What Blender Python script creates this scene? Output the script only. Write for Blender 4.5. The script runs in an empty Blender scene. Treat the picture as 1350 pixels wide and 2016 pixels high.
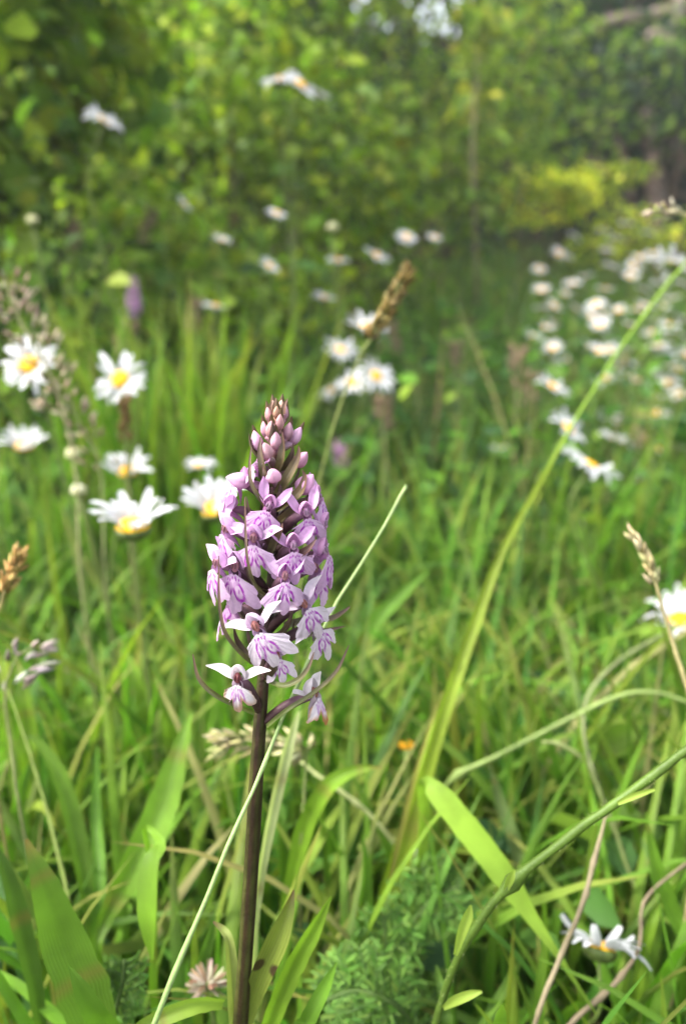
import bpy, math, random
import numpy as np
from mathutils import Vector, Matrix

random.seed(7)
rng = np.random.default_rng(7)
R = math.radians
scene = bpy.context.scene
COL = scene.collection

# ------------------------------------------------------------------ camera, sky, sun, exposure
CAM_H, PITCH, FPX = 0.38, R(15.0), 1447.0          # FPX: focal length in photograph pixels (1350 x 2016)
FOCUS = 0.183
cam_d = bpy.data.cameras.new('camera')
cam_d.sensor_fit = 'VERTICAL'
cam_d.sensor_height = 36.0
cam_d.lens = 36.0 * FPX / 2016.0
cam_d.clip_start = 0.01
cam_d.clip_end = 500.0
cam_d.dof.use_dof = True
cam_d.dof.focus_distance = FOCUS
cam_d.dof.aperture_fstop = cam_d.lens / 3.3        # 3.3 mm pupil, as on a phone
cam = bpy.data.objects.new('camera', cam_d)
cam.location = (0, 0, CAM_H)
cam.rotation_euler = (math.pi / 2 - PITCH, 0, 0)
COL.objects.link(cam)
scene.camera = cam

SUN_EL, SUN_AZ = R(52), R(-100)                     # azimuth from +Y (view direction) towards +X
world = bpy.data.worlds.new('World')
scene.world = world
world.use_nodes = True
wn = world.node_tree
sky_n = wn.nodes.new('ShaderNodeTexSky')
sky_n.sky_type = 'NISHITA'
sky_n.sun_disc = False
sky_n.sun_elevation = SUN_EL
sky_n.sun_rotation = SUN_AZ
sky_n.air_density = 1.0
sky_n.dust_density = 4.0
sky_n.ozone_density = 1.0
hs = wn.nodes.new('ShaderNodeHueSaturation')       # thin white cloud takes most of the blue out
hs.inputs['Saturation'].default_value = 0.35
wn.links.new(sky_n.outputs[0], hs.inputs['Color'])
wn.links.new(hs.outputs[0], wn.nodes['Background'].inputs[0])
wn.nodes['Background'].inputs[1].default_value = 0.13

sun_d = bpy.data.lights.new('sun', 'SUN')
sun_d.energy = 1.5
sun_d.angle = R(14)
sun_d.color = (1.0, 0.94, 0.84)
sun = bpy.data.objects.new('sun', sun_d)
sdir = Vector((math.sin(SUN_AZ) * math.cos(SUN_EL), math.cos(SUN_AZ) * math.cos(SUN_EL), math.sin(SUN_EL)))
sun.rotation_euler = (-sdir).to_track_quat('-Z', 'Y').to_euler()
sun.location = sdir * 20
COL.objects.link(sun)

scene.view_settings.view_transform = 'Standard'
scene.view_settings.look = 'None'
scene.view_settings.gamma = 1.0
scene.view_settings.exposure = 2.47
scene.render.engine = 'CYCLES'
cy = scene.cycles
cy.use_denoising = True
cy.max_bounces = 8
cy.diffuse_bounces = 4
cy.glossy_bounces = 3
cy.transmission_bounces = 6
cy.transparent_max_bounces = 8
cy.caustics_reflective = False
cy.caustics_refractive = False

# ------------------------------------------------------------------ geometry helpers
CF = np.array([0, math.cos(PITCH), -math.sin(PITCH)])
CU = np.array([0, math.sin(PITCH), math.cos(PITCH)])
CR = np.array([1.0, 0, 0])
CP = np.array([0, 0, CAM_H])

def P(px, py, d):
    """point on the ray through a photograph pixel, d metres along the optical axis"""
    return CP + d * (CF + CR * (px - 675.0) / FPX + CU * (1008.0 - py) / FPX)

def proj(p):
    q = np.asarray(p) - CP
    d = q @ CF
    dd = np.where(d > 0.01, d, 0.01)
    return 675 + FPX * (q @ CR) / dd, 1008 - FPX * (q @ CU) / dd, d

def sstep(a, b, x):
    t = np.clip((np.asarray(x, float) - a) / (b - a), 0, 1)
    return t * t * (3 - 2 * t)

def ground_z(x, y):
    x = np.asarray(x, float); y = np.asarray(y, float)
    z = 0.115 * np.clip(y - 0.55, 0, 9.0)
    z = z + 0.16 * sstep(-0.15, -1.3, x) * sstep(0.6, 1.8, y)
    z = z + 0.012 * np.sin(x * 7.1 + 1.0) * np.sin(y * 5.3) + 0.02 * np.sin(x * 1.7) * np.sin(y * 1.3 + .6) * sstep(.5, 2, y)
    return z

def nrm(v):
    v = np.asarray(v, float)
    n = np.linalg.norm(v, axis=-1, keepdims=True)
    return v / np.where(n > 1e-12, n, 1)

def spline(pts, n, vals=None):
    """Catmull-Rom through pts, n samples; vals interpolated alongside"""
    pts = np.asarray(pts, float)
    A = pts if vals is None else np.hstack([pts, np.asarray(vals, float).reshape(len(pts), -1)])
    A = np.vstack([2 * A[0] - A[1], A, 2 * A[-1] - A[-2]])
    seg = len(A) - 3
    u = np.linspace(0, seg, n)
    i = np.minimum(u.astype(int), seg - 1)
    t = (u - i)[:, None]
    p0, p1, p2, p3 = A[i], A[i + 1], A[i + 2], A[i + 3]
    r = 0.5 * (2 * p1 + (p2 - p0) * t + (2 * p0 - 5 * p1 + 4 * p2 - p3) * t ** 2 + (3 * p1 - p0 - 3 * p2 + p3) * t ** 3)
    k = pts.shape[1]
    return (r, None) if vals is None else (r[:, :k], np.squeeze(r[:, k:], -1) if r.shape[1] - k == 1 else r[:, k:])

class MB:
    """collects vertices, faces and vertex colours for ONE mesh object"""
    def __init__(self):
        self.v, self.f, self.c, self.uv, self.n = [], [], [], [], 0
    def add(self, v, faces, col, uv=None):
        v = np.asarray(v, float).reshape(-1, 3)
        c = np.asarray(col, float)
        if c.ndim == 1:
            c = np.tile(c, (len(v), 1))
        self.v.append(v); self.c.append(c[:, :3])
        self.uv.append(np.zeros((len(v), 2)) if uv is None else np.asarray(uv, float))
        for f in (faces if isinstance(faces, list) else [faces]):
            self.f.append(np.asarray(f, int) + self.n)
        self.n += len(v)
        return self
    def tube(self, pts, rad, col, sides=7, cap=True):
        pts = np.asarray(pts, float); n = len(pts)
        rad = np.broadcast_to(np.asarray(rad, float), (n,))
        t = nrm(np.gradient(pts, axis=0))
        a = np.array([0.3, 0.9, 0.2]) if abs(t[0] @ np.array([0.3, 0.9, 0.2])) < .85 else np.array([1.0, 0, 0])
        s = np.zeros((n, 3))
        for i in range(n):
            a = a - t[i] * (a @ t[i]); a = a / np.linalg.norm(a); s[i] = a
        b = np.cross(t, s)
        ang = np.linspace(0, 2 * math.pi, sides, endpoint=False)
        v = pts[:, None] + rad[:, None, None] * (np.cos(ang)[None, :, None] * s[:, None] + np.sin(ang)[None, :, None] * b[:, None])
        i, j = np.meshgrid(np.arange(n - 1), np.arange(sides), indexing='ij')
        j2 = (j + 1) % sides
        f = np.stack([i * sides + j, i * sides + j2, (i + 1) * sides + j2, (i + 1) * sides + j], -1).reshape(-1, 4)
        col = np.asarray(col, float)
        if col.ndim == 2:
            col = np.repeat(col, sides, axis=0)
        fs = [f]
        if cap:
            fs += [np.arange(sides)[::-1][None], ((n - 1) * sides + np.arange(sides))[None]]
        return self.add(v, fs, col)
    def grid(self, v, col, uv=None, closed=False):
        """v: (a, b, 3)"""
        a, b = v.shape[:2]
        i, j = np.meshgrid(np.arange(a - 1), np.arange(b if closed else b - 1), indexing='ij')
        j2 = (j + 1) % b
        f = np.stack([i * b + j, i * b + j2, (i + 1) * b + j2, (i + 1) * b + j], -1).reshape(-1, 4)
        col = np.asarray(col, float)
        if col.ndim == 3:
            col = col.reshape(-1, col.shape[-1])
        return self.add(v, f, col, None if uv is None else np.asarray(uv).reshape(-1, 2))
    def blade(self, pts, wid, col, face, twist=0.0, fold=0.25, cols=5):
        """a leaf blade along pts; wid = full widths; face = direction its upper side looks to"""
        pts = np.asarray(pts, float); n = len(pts)
        t = nrm(np.gradient(pts, axis=0))
        fc = np.broadcast_to(np.asarray(face, float), (n, 3))
        s = nrm(np.cross(t, fc)); nn = nrm(np.cross(s, t))
        tw = np.broadcast_to(np.asarray(twist, float), (n,))[:, None]
        s, nn = s * np.cos(tw) + nn * np.sin(tw), nn * np.cos(tw) - s * np.sin(tw)
        u = np.linspace(-1, 1, cols)
        w = np.broadcast_to(np.asarray(wid, float), (n,))
        v = pts[:, None] + 0.5 * w[:, None, None] * (u[None, :, None] * s[:, None] + (np.abs(u) - .5)[None, :, None] * fold * 2 * nn[:, None])
        uv = np.stack(np.broadcast_arrays((u * .5 + .5)[None, :], np.linspace(0, 1, n)[:, None]), -1)
        col = np.asarray(col, float)
        if col.ndim == 2:
            col = np.repeat(col[:, None], cols, axis=1)
        return self.grid(v, col, uv)
    def mesh(self, name, smooth=True):
        v = np.concatenate(self.v); c = np.concatenate(self.c); uv = np.concatenate(self.uv)
        me = bpy.data.meshes.new(name)
        loops = np.concatenate([f.ravel() for f in self.f])
        tot = np.concatenate([np.full(len(f), f.shape[1]) for f in self.f])
        st = np.concatenate([[0], np.cumsum(tot)[:-1]])
        me.vertices.add(len(v)); me.vertices.foreach_set('co', v.astype(np.float32).ravel())
        me.loops.add(len(loops)); me.loops.foreach_set('vertex_index', loops.astype(np.int32))
        me.polygons.add(len(tot)); me.polygons.foreach_set('loop_start', st.astype(np.int32))
        me.polygons.foreach_set('loop_total', tot.astype(np.int32))
        me.update(calc_edges=True)
        me.polygons.foreach_set('use_smooth', np.full(len(tot), smooth))
        at = me.color_attributes.new('Col', 'FLOAT_COLOR', 'POINT')
        at.data.foreach_set('color', np.hstack([np.clip(c, 0, 1), np.ones((len(c), 1))]).astype(np.float32).ravel())
        ul = me.uv_layers.new(name='UVMap')
        ul.data.foreach_set('uv', uv[loops].astype(np.float32).ravel())
        me.update()
        return me
    def build(self, name, mat, parent=None, origin=None, smooth=True):
        if origin is not None:
            self.v = [q - np.asarray(origin, float) for q in self.v]
        me = self.mesh(name, smooth)
        me.materials.append(mat)
        return link(name, me, parent)

def link(name, data, parent=None, matrix=None):
    o = bpy.data.objects.new(name, data)
    COL.objects.link(o)
    if parent is not None:
        o.parent = parent
    if matrix is not None:
        o.matrix_basis = matrix
    return o

def tag(o, label=None, cat=None, group=None, kind=None):
    for k, val in (('label', label), ('category', cat), ('group', group), ('kind', kind)):
        if val:
            o[k] = val
    return o

def thing(name, label, cat, loc, group=None):
    o = link(name, None)
    o.location = Vector([float(q) for q in loc])
    o.empty_display_size = 0.02
    return tag(o, label, cat, group)

def jit(c, s=0.12, n=None):
    c = np.asarray(c, float)
    if n is None:
        return np.clip(c * (1 + rng.normal(0, s)) * (1 + rng.normal(0, s * .5, 3)), 0, 1)
    return np.clip(c[None] * (1 + rng.normal(0, s, (n, 1))) * (1 + rng.normal(0, s * .5, (n, 3))), 0, 1)

# ------------------------------------------------------------------ materials
def new_mat(name):
    m = bpy.data.materials.new(name)
    m.use_nodes = True
    nt = m.node_tree
    nt.nodes.clear()
    return m, nt, nt.nodes.new('ShaderNodeOutputMaterial')

def plant_mat(name, trans=0.4, rough=0.5, spec=0.3, tcol=(1.0, 1.15, 0.6), stripes=0.0, nscale=60.0, nstr=0.25, bump=0.15, bscale=400.0, spots=None):
    """leaf or petal tissue: vertex colour, mottling, optional veins, light passing through it"""
    m, nt, out = new_mat(name)
    N, L = nt.nodes, nt.links
    at = N.new('ShaderNodeAttribute'); at.attribute_name = 'Col'
    tc = N.new('ShaderNodeTexCoord')
    no = N.new('ShaderNodeTexNoise'); no.inputs['Scale'].default_value = nscale; no.inputs['Detail'].default_value = 4
    L.new(tc.outputs['Object'], no.inputs['Vector'])
    mr = N.new('ShaderNodeMapRange'); mr.inputs[1].default_value = .3; mr.inputs[2].default_value = .7
    mr.inputs[3].default_value = 1 - nstr; mr.inputs[4].default_value = 1 + nstr
    L.new(no.outputs[0], mr.inputs[0])
    mul = N.new('ShaderNodeMix'); mul.data_type = 'RGBA'; mul.blend_type = 'MULTIPLY'; mul.inputs[0].default_value = 1
    L.new(at.outputs['Color'], mul.inputs[6]); L.new(mr.outputs[0], mul.inputs[7])
    col = mul.outputs[2]
    height = None
    if stripes:
        sx = N.new('ShaderNodeSeparateXYZ'); L.new(tc.outputs['UV'], sx.inputs[0])
        mm = N.new('ShaderNodeMath'); mm.operation = 'MULTIPLY'; mm.inputs[1].default_value = stripes
        L.new(sx.outputs[0], mm.inputs[0])
        sn = N.new('ShaderNodeMath'); sn.operation = 'SINE'; L.new(mm.outputs[0], sn.inputs[0])
        m2 = N.new('ShaderNodeMapRange'); m2.inputs[1].default_value = -1; m2.inputs[2].default_value = 1
        m2.inputs[3].default_value = .91; m2.inputs[4].default_value = 1.06
        L.new(sn.outputs[0], m2.inputs[0])
        mu2 = N.new('ShaderNodeMix'); mu2.data_type = 'RGBA'; mu2.blend_type = 'MULTIPLY'; mu2.inputs[0].default_value = 1
        L.new(col, mu2.inputs[6]); L.new(m2.outputs[0], mu2.inputs[7])
        col = mu2.outputs[2]; height = sn.outputs[0]
    if spots:
        vo = N.new('ShaderNodeTexVoronoi'); vo.inputs['Scale'].default_value = spots
        L.new(tc.outputs['Object'], vo.inputs['Vector'])
        cr = N.new('ShaderNodeMapRange'); cr.inputs[1].default_value = .16; cr.inputs[2].default_value = .24
        L.new(vo.outputs['Distance'], cr.inputs[0])
        mu3 = N.new('ShaderNodeMix'); mu3.data_type = 'RGBA'
        mu3.inputs[6].default_value = (.045, .03, .012, 1)
        L.new(cr.outputs[0], mu3.inputs[0]); L.new(col, mu3.inputs[7])
        col = mu3.outputs[2]
    bs = N.new('ShaderNodeBsdfPrincipled')
    bs.inputs['Roughness'].default_value = rough
    bs.inputs['Specular IOR Level'].default_value = spec
    L.new(col, bs.inputs['Base Color'])
    bp = N.new('ShaderNodeBump'); bp.inputs['Strength'].default_value = bump; bp.inputs['Distance'].default_value = .0006
    if height is None:
        nb = N.new('ShaderNodeTexNoise'); nb.inputs['Scale'].default_value = bscale
        L.new(tc.outputs['Object'], nb.inputs['Vector']); height = nb.outputs[0]
    L.new(height, bp.inputs['Height']); L.new(bp.outputs[0], bs.inputs['Normal'])
    if trans > 0:
        tr = N.new('ShaderNodeBsdfTranslucent')
        tm = N.new('ShaderNodeMix'); tm.data_type = 'RGBA'; tm.blend_type = 'MULTIPLY'; tm.inputs[0].default_value = 1
        tm.inputs[7].default_value = (*tcol, 1); L.new(col, tm.inputs[6]); L.new(tm.outputs[2], tr.inputs[0])
        mx = N.new('ShaderNodeMixShader'); mx.inputs[0].default_value = trans
        L.new(bs.outputs[0], mx.inputs[1]); L.new(tr.outputs[0], mx.inputs[2]); L.new(mx.outputs[0], out.inputs[0])
    else:
        L.new(bs.outputs[0], out.inputs[0])
    return m

M_GRASS = plant_mat('grass_tissue', .45, .48, .28, stripes=90, nscale=60, nstr=.24, bump=.35)
M_LEAF = plant_mat('leaf_tissue', .45, .6, .2, nscale=25, nstr=.25)
M_OLEAF = plant_mat('orchid_leaf_tissue', .35, .4, .4, stripes=50, nscale=90, nstr=.2, spots=95)
M_PETAL = plant_mat('orchid_petal_tissue', .32, .5, .3, tcol=(1.05, .95, 1.05), nscale=700, nstr=.07, bump=.35, bscale=2200)
M_STEM = plant_mat('orchid_stem_tissue', .0, .55, .25, nscale=220, nstr=.28, bump=.4, bscale=900)
M_BRACT = plant_mat('bract_tissue', .15, .45, .4, nscale=300, nstr=.25, stripes=30)
M_STALK = plant_mat('stalk_tissue', .12, .5, .3, nscale=180, nstr=.22, bump=.35, bscale=900)
M_STRAW = plant_mat('straw_tissue', .25, .6, .2, tcol=(1.1, 1.0, .8), nscale=200, nstr=.25, bump=.4, bscale=900)
M_DAISY = plant_mat('daisy_petal_tissue', .35, .5, .25, tcol=(1, 1, .98), stripes=22, nscale=120, nstr=.05, bump=.3)
M_DISC = plant_mat('daisy_disc_tissue', .0, .7, .2, nscale=900, nstr=.3, bump=1.0, bscale=1500)
M_BARK = plant_mat('bark', .0, .85, .15, nscale=25, nstr=.4, bump=.8, bscale=80)

# ------------------------------------------------------------------ ground
def build_ground():
    m, nt, out = new_mat('soil')
    N, L = nt.nodes, nt.links
    tc = N.new('ShaderNodeTexCoord')
    no = N.new('ShaderNodeTexNoise'); no.inputs['Scale'].default_value = 14; no.inputs['Detail'].default_value = 8
    L.new(tc.outputs['Object'], no.inputs['Vector'])
    cr = N.new('ShaderNodeValToRGB')
    cr.color_ramp.elements[0].color = (.018, .022, .008, 1); cr.color_ramp.elements[1].color = (.055, .075, .018, 1)
    cr.color_ramp.elements[0].position = .35; cr.color_ramp.elements[1].position = .7
    L.new(no.outputs[0], cr.inputs[0])
    bs = N.new('ShaderNodeBsdfPrincipled'); bs.inputs['Roughness'].default_value = .95
    bs.inputs['Specular IOR Level'].default_value = .1
    L.new(cr.outputs[0], bs.inputs['Base Color'])
    bp = N.new('ShaderNodeBump'); bp.inputs['Strength'].default_value = .9; bp.inputs['Distance'].default_value = .02
    L.new(no.outputs[0], bp.inputs['Height']); L.new(bp.outputs[0], bs.inputs['Normal']); L.new(bs.outputs[0], out.inputs[0])
    xs = np.unique(np.concatenate([np.linspace(-120, -6, 20), np.linspace(-6, 6, 97), np.linspace(6, 120, 20)]))
    ys = np.unique(np.concatenate([np.linspace(-60, -1, 12), np.linspace(-1, 10, 111), np.linspace(10, 180, 25)]))
    X, Y = np.meshgrid(xs, ys, indexing='xy')
    mb = MB().grid(np.stack([X, Y, ground_z(X, Y)], -1), (.03, .04, .01))
    tag(mb.build('ground', m), kind='structure')
build_ground()

# ------------------------------------------------------------------ scattered foliage (vectorised)
def leaf_arrays(pos, d, up, Ln, Wd, col, fold=.3, droop=.15):
    n = len(pos)
    d = nrm(d); s = nrm(np.cross(d, up)); u = nrm(np.cross(s, d))
    Ln = Ln[:, None]; Wd = Wd[:, None]
    base = pos
    m1 = pos + d * Ln * .32; m2 = pos + d * Ln * .68 - u * Ln * droop * .4; tip = pos + d * Ln - u * Ln * droop
    l1 = m1 + s * Wd * .46 + u * Wd * fold * .5; r1 = m1 - s * Wd * .46 + u * Wd * fold * .5
    l2 = m2 + s * Wd * .40 + u * Wd * fold * .45; r2 = m2 - s * Wd * .40 + u * Wd * fold * .45
    v = np.stack([base, m1, m2, tip, l1, r1, l2, r2], 1).reshape(-1, 3)
    o = (np.arange(n) * 8)[:, None]
    q = np.concatenate([o + np.array([[1, 2, 6, 4]]), o + np.array([[1, 5, 7, 2]])])
    t = np.concatenate([o + np.array([[0, 1, 4]]), o + np.array([[0, 5, 1]]), o + np.array([[2, 3, 6]]), o + np.array([[2, 7, 3]])])
    return v, [q, t], np.repeat(col, 8, axis=0)

def palette(n, cols, wts, s=.15):
    cols = np.asarray(cols, float)
    k = rng.choice(len(cols), n, p=np.asarray(wts) / sum(wts))
    c = cols[k] * (1 + rng.normal(0, s, (n, 1))) * (1 + rng.normal(0, s * .4, (n, 3)))
    return np.clip(c, 0.003, 1)

def blade_arrays(base, az, H, lean, bend, W, tw, col, tipcol=None, seg=6, fold=.2):
    """n grass blades: v (n, seg+1, 3 columns)"""
    n = len(base)
    t = np.linspace(0, 1, seg + 1)
    th = lean[:, None] + bend[:, None] * t[None] ** 1.6
    ds = H[:, None] / seg
    hx = np.cumsum(np.sin(th) * ds, 1) - np.sin(th[:, :1]) * ds
    hz = np.cumsum(np.cos(th) * ds, 1) - np.cos(th[:, :1]) * ds
    dirh = np.stack([np.cos(az), np.sin(az), np.zeros(n)], -1)
    c = base[:, None] + hx[..., None] * dirh[:, None] + hz[..., None] * np.array([0, 0, 1.0])
    prof = (.45 + .55 * np.sin(np.clip(t / .45, 0, 1) * math.pi / 2)) * np.clip(1 - t ** 3.2, 0, 1) ** .8
    w = W[:, None] * prof[None]
    az2 = az[:, None] + math.pi / 2 + tw[:, None] * (t[None] - .2)
    s = np.stack([np.cos(az2), np.sin(az2), np.zeros_like(az2)], -1)
    T = nrm(np.gradient(c, axis=1)); s = nrm(s - T * np.sum(s * T, -1, keepdims=True)); nn = np.cross(s, T)
    v = np.stack([c - .5 * w[..., None] * s + fold * w[..., None] * nn, c, c + .5 * w[..., None] * s + fold * w[..., None] * nn], 2)
    cc = np.repeat(col[:, None], seg + 1, 1)
    if tipcol is not None:
        k = (np.clip(t - .55, 0, 1) / .45)[None, :, None] * rng.random((n, 1, 1)) ** 2
        cc = cc * (1 - k) + np.asarray(tipcol)[None, None] * k
    kb = (1 - np.clip(t / .3, 0, 1))[None, :, None] * .35
    cc = cc * (1 - kb) + np.array([.16, .19, .06])[None, None] * kb
    return c, v, np.repeat(cc[:, :, None], 3, 2)

def add_blades(mb, v, cc):
    n, a, b = v.shape[:3]
    i, j = np.meshgrid(np.arange(a - 1), np.arange(b - 1), indexing='ij')
    f = np.stack([i * b + j, i * b + j + 1, (i + 1) * b + j + 1, (i + 1) * b + j], -1).reshape(-1, 4)
    F = (np.arange(n) * a * b)[:, None, None] + f[None]
    uv = np.stack(np.broadcast_arrays(np.linspace(0, 1, b)[None, :], np.linspace(0, 1, a)[:, None]), -1)
    mb.add(v.reshape(-1, 3), F.reshape(-1, 4), cc.reshape(-1, 3), np.tile(uv.reshape(-1, 2), (n, 1)))

GRASS_COLS = [(.095, .22, .018), (.125, .26, .02), (.06, .165, .018), (.165, .26, .025), (.25, .25, .09)]
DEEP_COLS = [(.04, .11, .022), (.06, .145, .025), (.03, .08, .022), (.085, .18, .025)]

def scatter_grass():
    mb = MB()
    def zone(n, y0, y1, xm, h0, h1, w0, w1, cols, wts, lim, seg=6, patch=None, bendm=.7):
        y = y0 + (y1 - y0) * rng.random(n)
        x = (rng.random(n) * 2 - 1) * (xm * y + .12)
        H = h0 + (h1 - h0) * rng.random(n) ** 1.3
        if patch is not None:
            keep = rng.random(n) < patch(x, y)
            x, y, H = x[keep], y[keep], H[keep]
        m = len(x)
        base = np.stack([x, y, ground_z(x, y) - .003], -1)
        c, v, cc = blade_arrays(base, rng.random(m) * 2 * math.pi, H, rng.normal(.12, .1, m), np.abs(rng.normal(bendm, .5, m)),
                                w0 + (w1 - w0) * rng.random(m), rng.normal(0, 1.0, m), palette(m, cols, wts), (.24, .20, .05), seg)
        px, py, d = proj(c)
        bad = lim(px, py, d).any(1)
        add_blades(mb, v[~bad], cc[~bad])
    def lim_near(px, py, d):
        inside = (px > -60) & (px < 1410)
        b = (d < .17) & inside
        b |= (d < .235) & inside & (py < 1800)
        b |= (d < .235) & (np.abs(px - 495) < 80)                      # nothing stands in front of the orchid's stem
        b |= (d < .33) & inside & (py < 1520)
        b |= (d < .6) & inside & (py < 1130)
        b |= (d < .32) & (px > 1085) & (px < 1300) & (py > 1780) & (py < 1905)   # a low daisy opens here
        b |= (d < .29) & (px > 655) & (px < 900) & (py > 1760)           # feathery leaves fill this spot
        return b
    def lim_mid(px, py, d):
        return (d < .9) & (py < 1010) | (py < 700 + 0 * d) & (d < 2.0)
    zone(1900, .17, .40, .75, .10, .25, .003, .0078, GRASS_COLS, [4, 4, 3, 2, .5], lim_near, 8)
    zone(2300, .36, .80, .65, .12, .30, .003, .008, GRASS_COLS, [4, 4, 3, 2, .6], lim_near, 7)
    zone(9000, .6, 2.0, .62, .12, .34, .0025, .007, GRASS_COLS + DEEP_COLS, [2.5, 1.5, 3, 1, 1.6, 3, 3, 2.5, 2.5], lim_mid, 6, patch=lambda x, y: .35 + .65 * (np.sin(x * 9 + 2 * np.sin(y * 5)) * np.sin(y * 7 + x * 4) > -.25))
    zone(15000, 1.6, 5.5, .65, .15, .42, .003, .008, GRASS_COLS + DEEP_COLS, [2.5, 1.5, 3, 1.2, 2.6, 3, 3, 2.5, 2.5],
         lambda px, py, d: (py < 430), 5, patch=lambda x, y: np.where(x > -.25 * y, 1.0, .35))
    # the bright clump of tall blades behind the daisies on the left
    n = 260
    x = rng.normal(-.17, .05, n); y = .66 + .16 * rng.random(n)
    base = np.stack([x, y, ground_z(x, y)], -1)
    c, v, cc = blade_arrays(base, rng.random(n) * 6.3, .22 + .19 * rng.random(n), rng.normal(.08, .08, n), np.abs(rng.normal(.3, .25, n)),
                            .005 + .005 * rng.random(n), rng.normal(0, .8, n), palette(n, GRASS_COLS[:2] + GRASS_COLS[3:4], [3, 4, 2], .1), (.24, .22, .04), 8)
    add_blades(mb, v, cc)
    tag(mb.build('grass', M_GRASS), 'mass of green meadow grass blades covering the ground', 'grass', kind='stuff')

    # thin dry and green stalks standing through the meadow
    mb = MB(); n = 2600
    y = .7 + 4.2 * rng.random(n) ** .8; x = (rng.random(n) * 2 - 1) * (.62 * y)
    base = np.stack([x, y, ground_z(x, y)], -1)
    c, v, cc = blade_arrays(base, rng.random(n) * 6.3, .3 + .3 * rng.random(n), rng.normal(.05, .08, n), np.abs(rng.normal(.35, .3, n)),
                            .0018 + .0012 * rng.random(n), rng.normal(0, 1, n), palette(n, [(.30, .27, .12), (.16, .22, .05), (.22, .15, .10)], [3, 3, 1]), None, 7)
    px, py, d = proj(c)
    bad = ((py < 560 + 130 * (px < 700)) | (d < .8) & (py < 1000)).any(1)
    add_blades(mb, v[~bad], cc[~bad])
    tag(mb.build('dry_stalk_mass', M_STRAW), 'thin straw coloured stalks scattered all through the meadow grass', 'grass stalks', kind='stuff')

    # small-leaved herbs under and between the grass
    mb = MB()
    for n, y0, y1, zmax, l0, l1 in ((5200, .24, 1.0, .13, .012, .034), (17000, .75, 2.4, .30, .012, .034), (13000, 2.0, 5.5, .42, .018, .045)):
        y = y0 + (y1 - y0) * rng.random(n); x = (rng.random(n) * 2 - 1) * (.65 * y + .12)
        k = rng.integers(0, n // 14, n); cx = x[k]; cyy = y[k]               # clumped
        x = cx + rng.normal(0, .035 + .02 * y, n); y = np.clip(cyy + rng.normal(0, .035 + .02 * y, n), .22, 6)
        hgt = (rng.random(n // 14 + 1) ** 1.5)[k] * zmax
        z = ground_z(x, y) + hgt * rng.random(n) ** .6 + .004
        pos = np.stack([x, y, z], -1)
        d = rng.normal(0, 1, (n, 3)); d[:, 2] = np.abs(d[:, 2]) * .4
        up = nrm(rng.normal(0, .45, (n, 3)) + np.array([0, -.15, 1.0]))
        Ln = l0 + (l1 - l0) * rng.random(n)
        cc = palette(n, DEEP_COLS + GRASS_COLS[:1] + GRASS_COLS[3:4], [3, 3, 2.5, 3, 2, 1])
        px, py, dd = proj(pos)
        ok = (dd > .30) | (py > 1950)
        ok &= ~((dd < .7) & (py < 1250))
        ok &= ~((dd < .32) & (px > 1085) & (px < 1300) & (py > 1780) & (py < 1905))
        mb.add(*leaf_arrays(pos[ok], d[ok], up[ok], Ln[ok], Ln[ok] * (.4 + .35 * rng.random(ok.sum())), cc[ok]))
    tag(mb.build('ground_cover', M_LEAF), 'low leafy herbs growing thickly between the grass', 'herbs', kind='stuff')
scatter_grass()

# ------------------------------------------------------------------ shrubs, brambles and trees behind the meadow
G_BRIGHT = [(.19, .28, .02), (.28, .34, .025), (.12, .20, .018), (.06, .11, .018)]  # yellow-green tones raised so the leaf colour carries sunlit patches
G_MID = [(.115, .20, .026), (.175, .265, .03), (.055, .11, .024), (.25, .31, .035)]
G_DARK_SHADE = [(.015, .042, .022), (.024, .06, .027), (.010, .030, .018), (.045, .095, .034)]  # dark bluish leaves, lowered further to put the recess shade into colour
G_YELLOW = [(.50, .52, .04), (.38, .44, .03), (.60, .58, .07), (.17, .25, .02)]  # mostly yellow tones, the last one green

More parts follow.
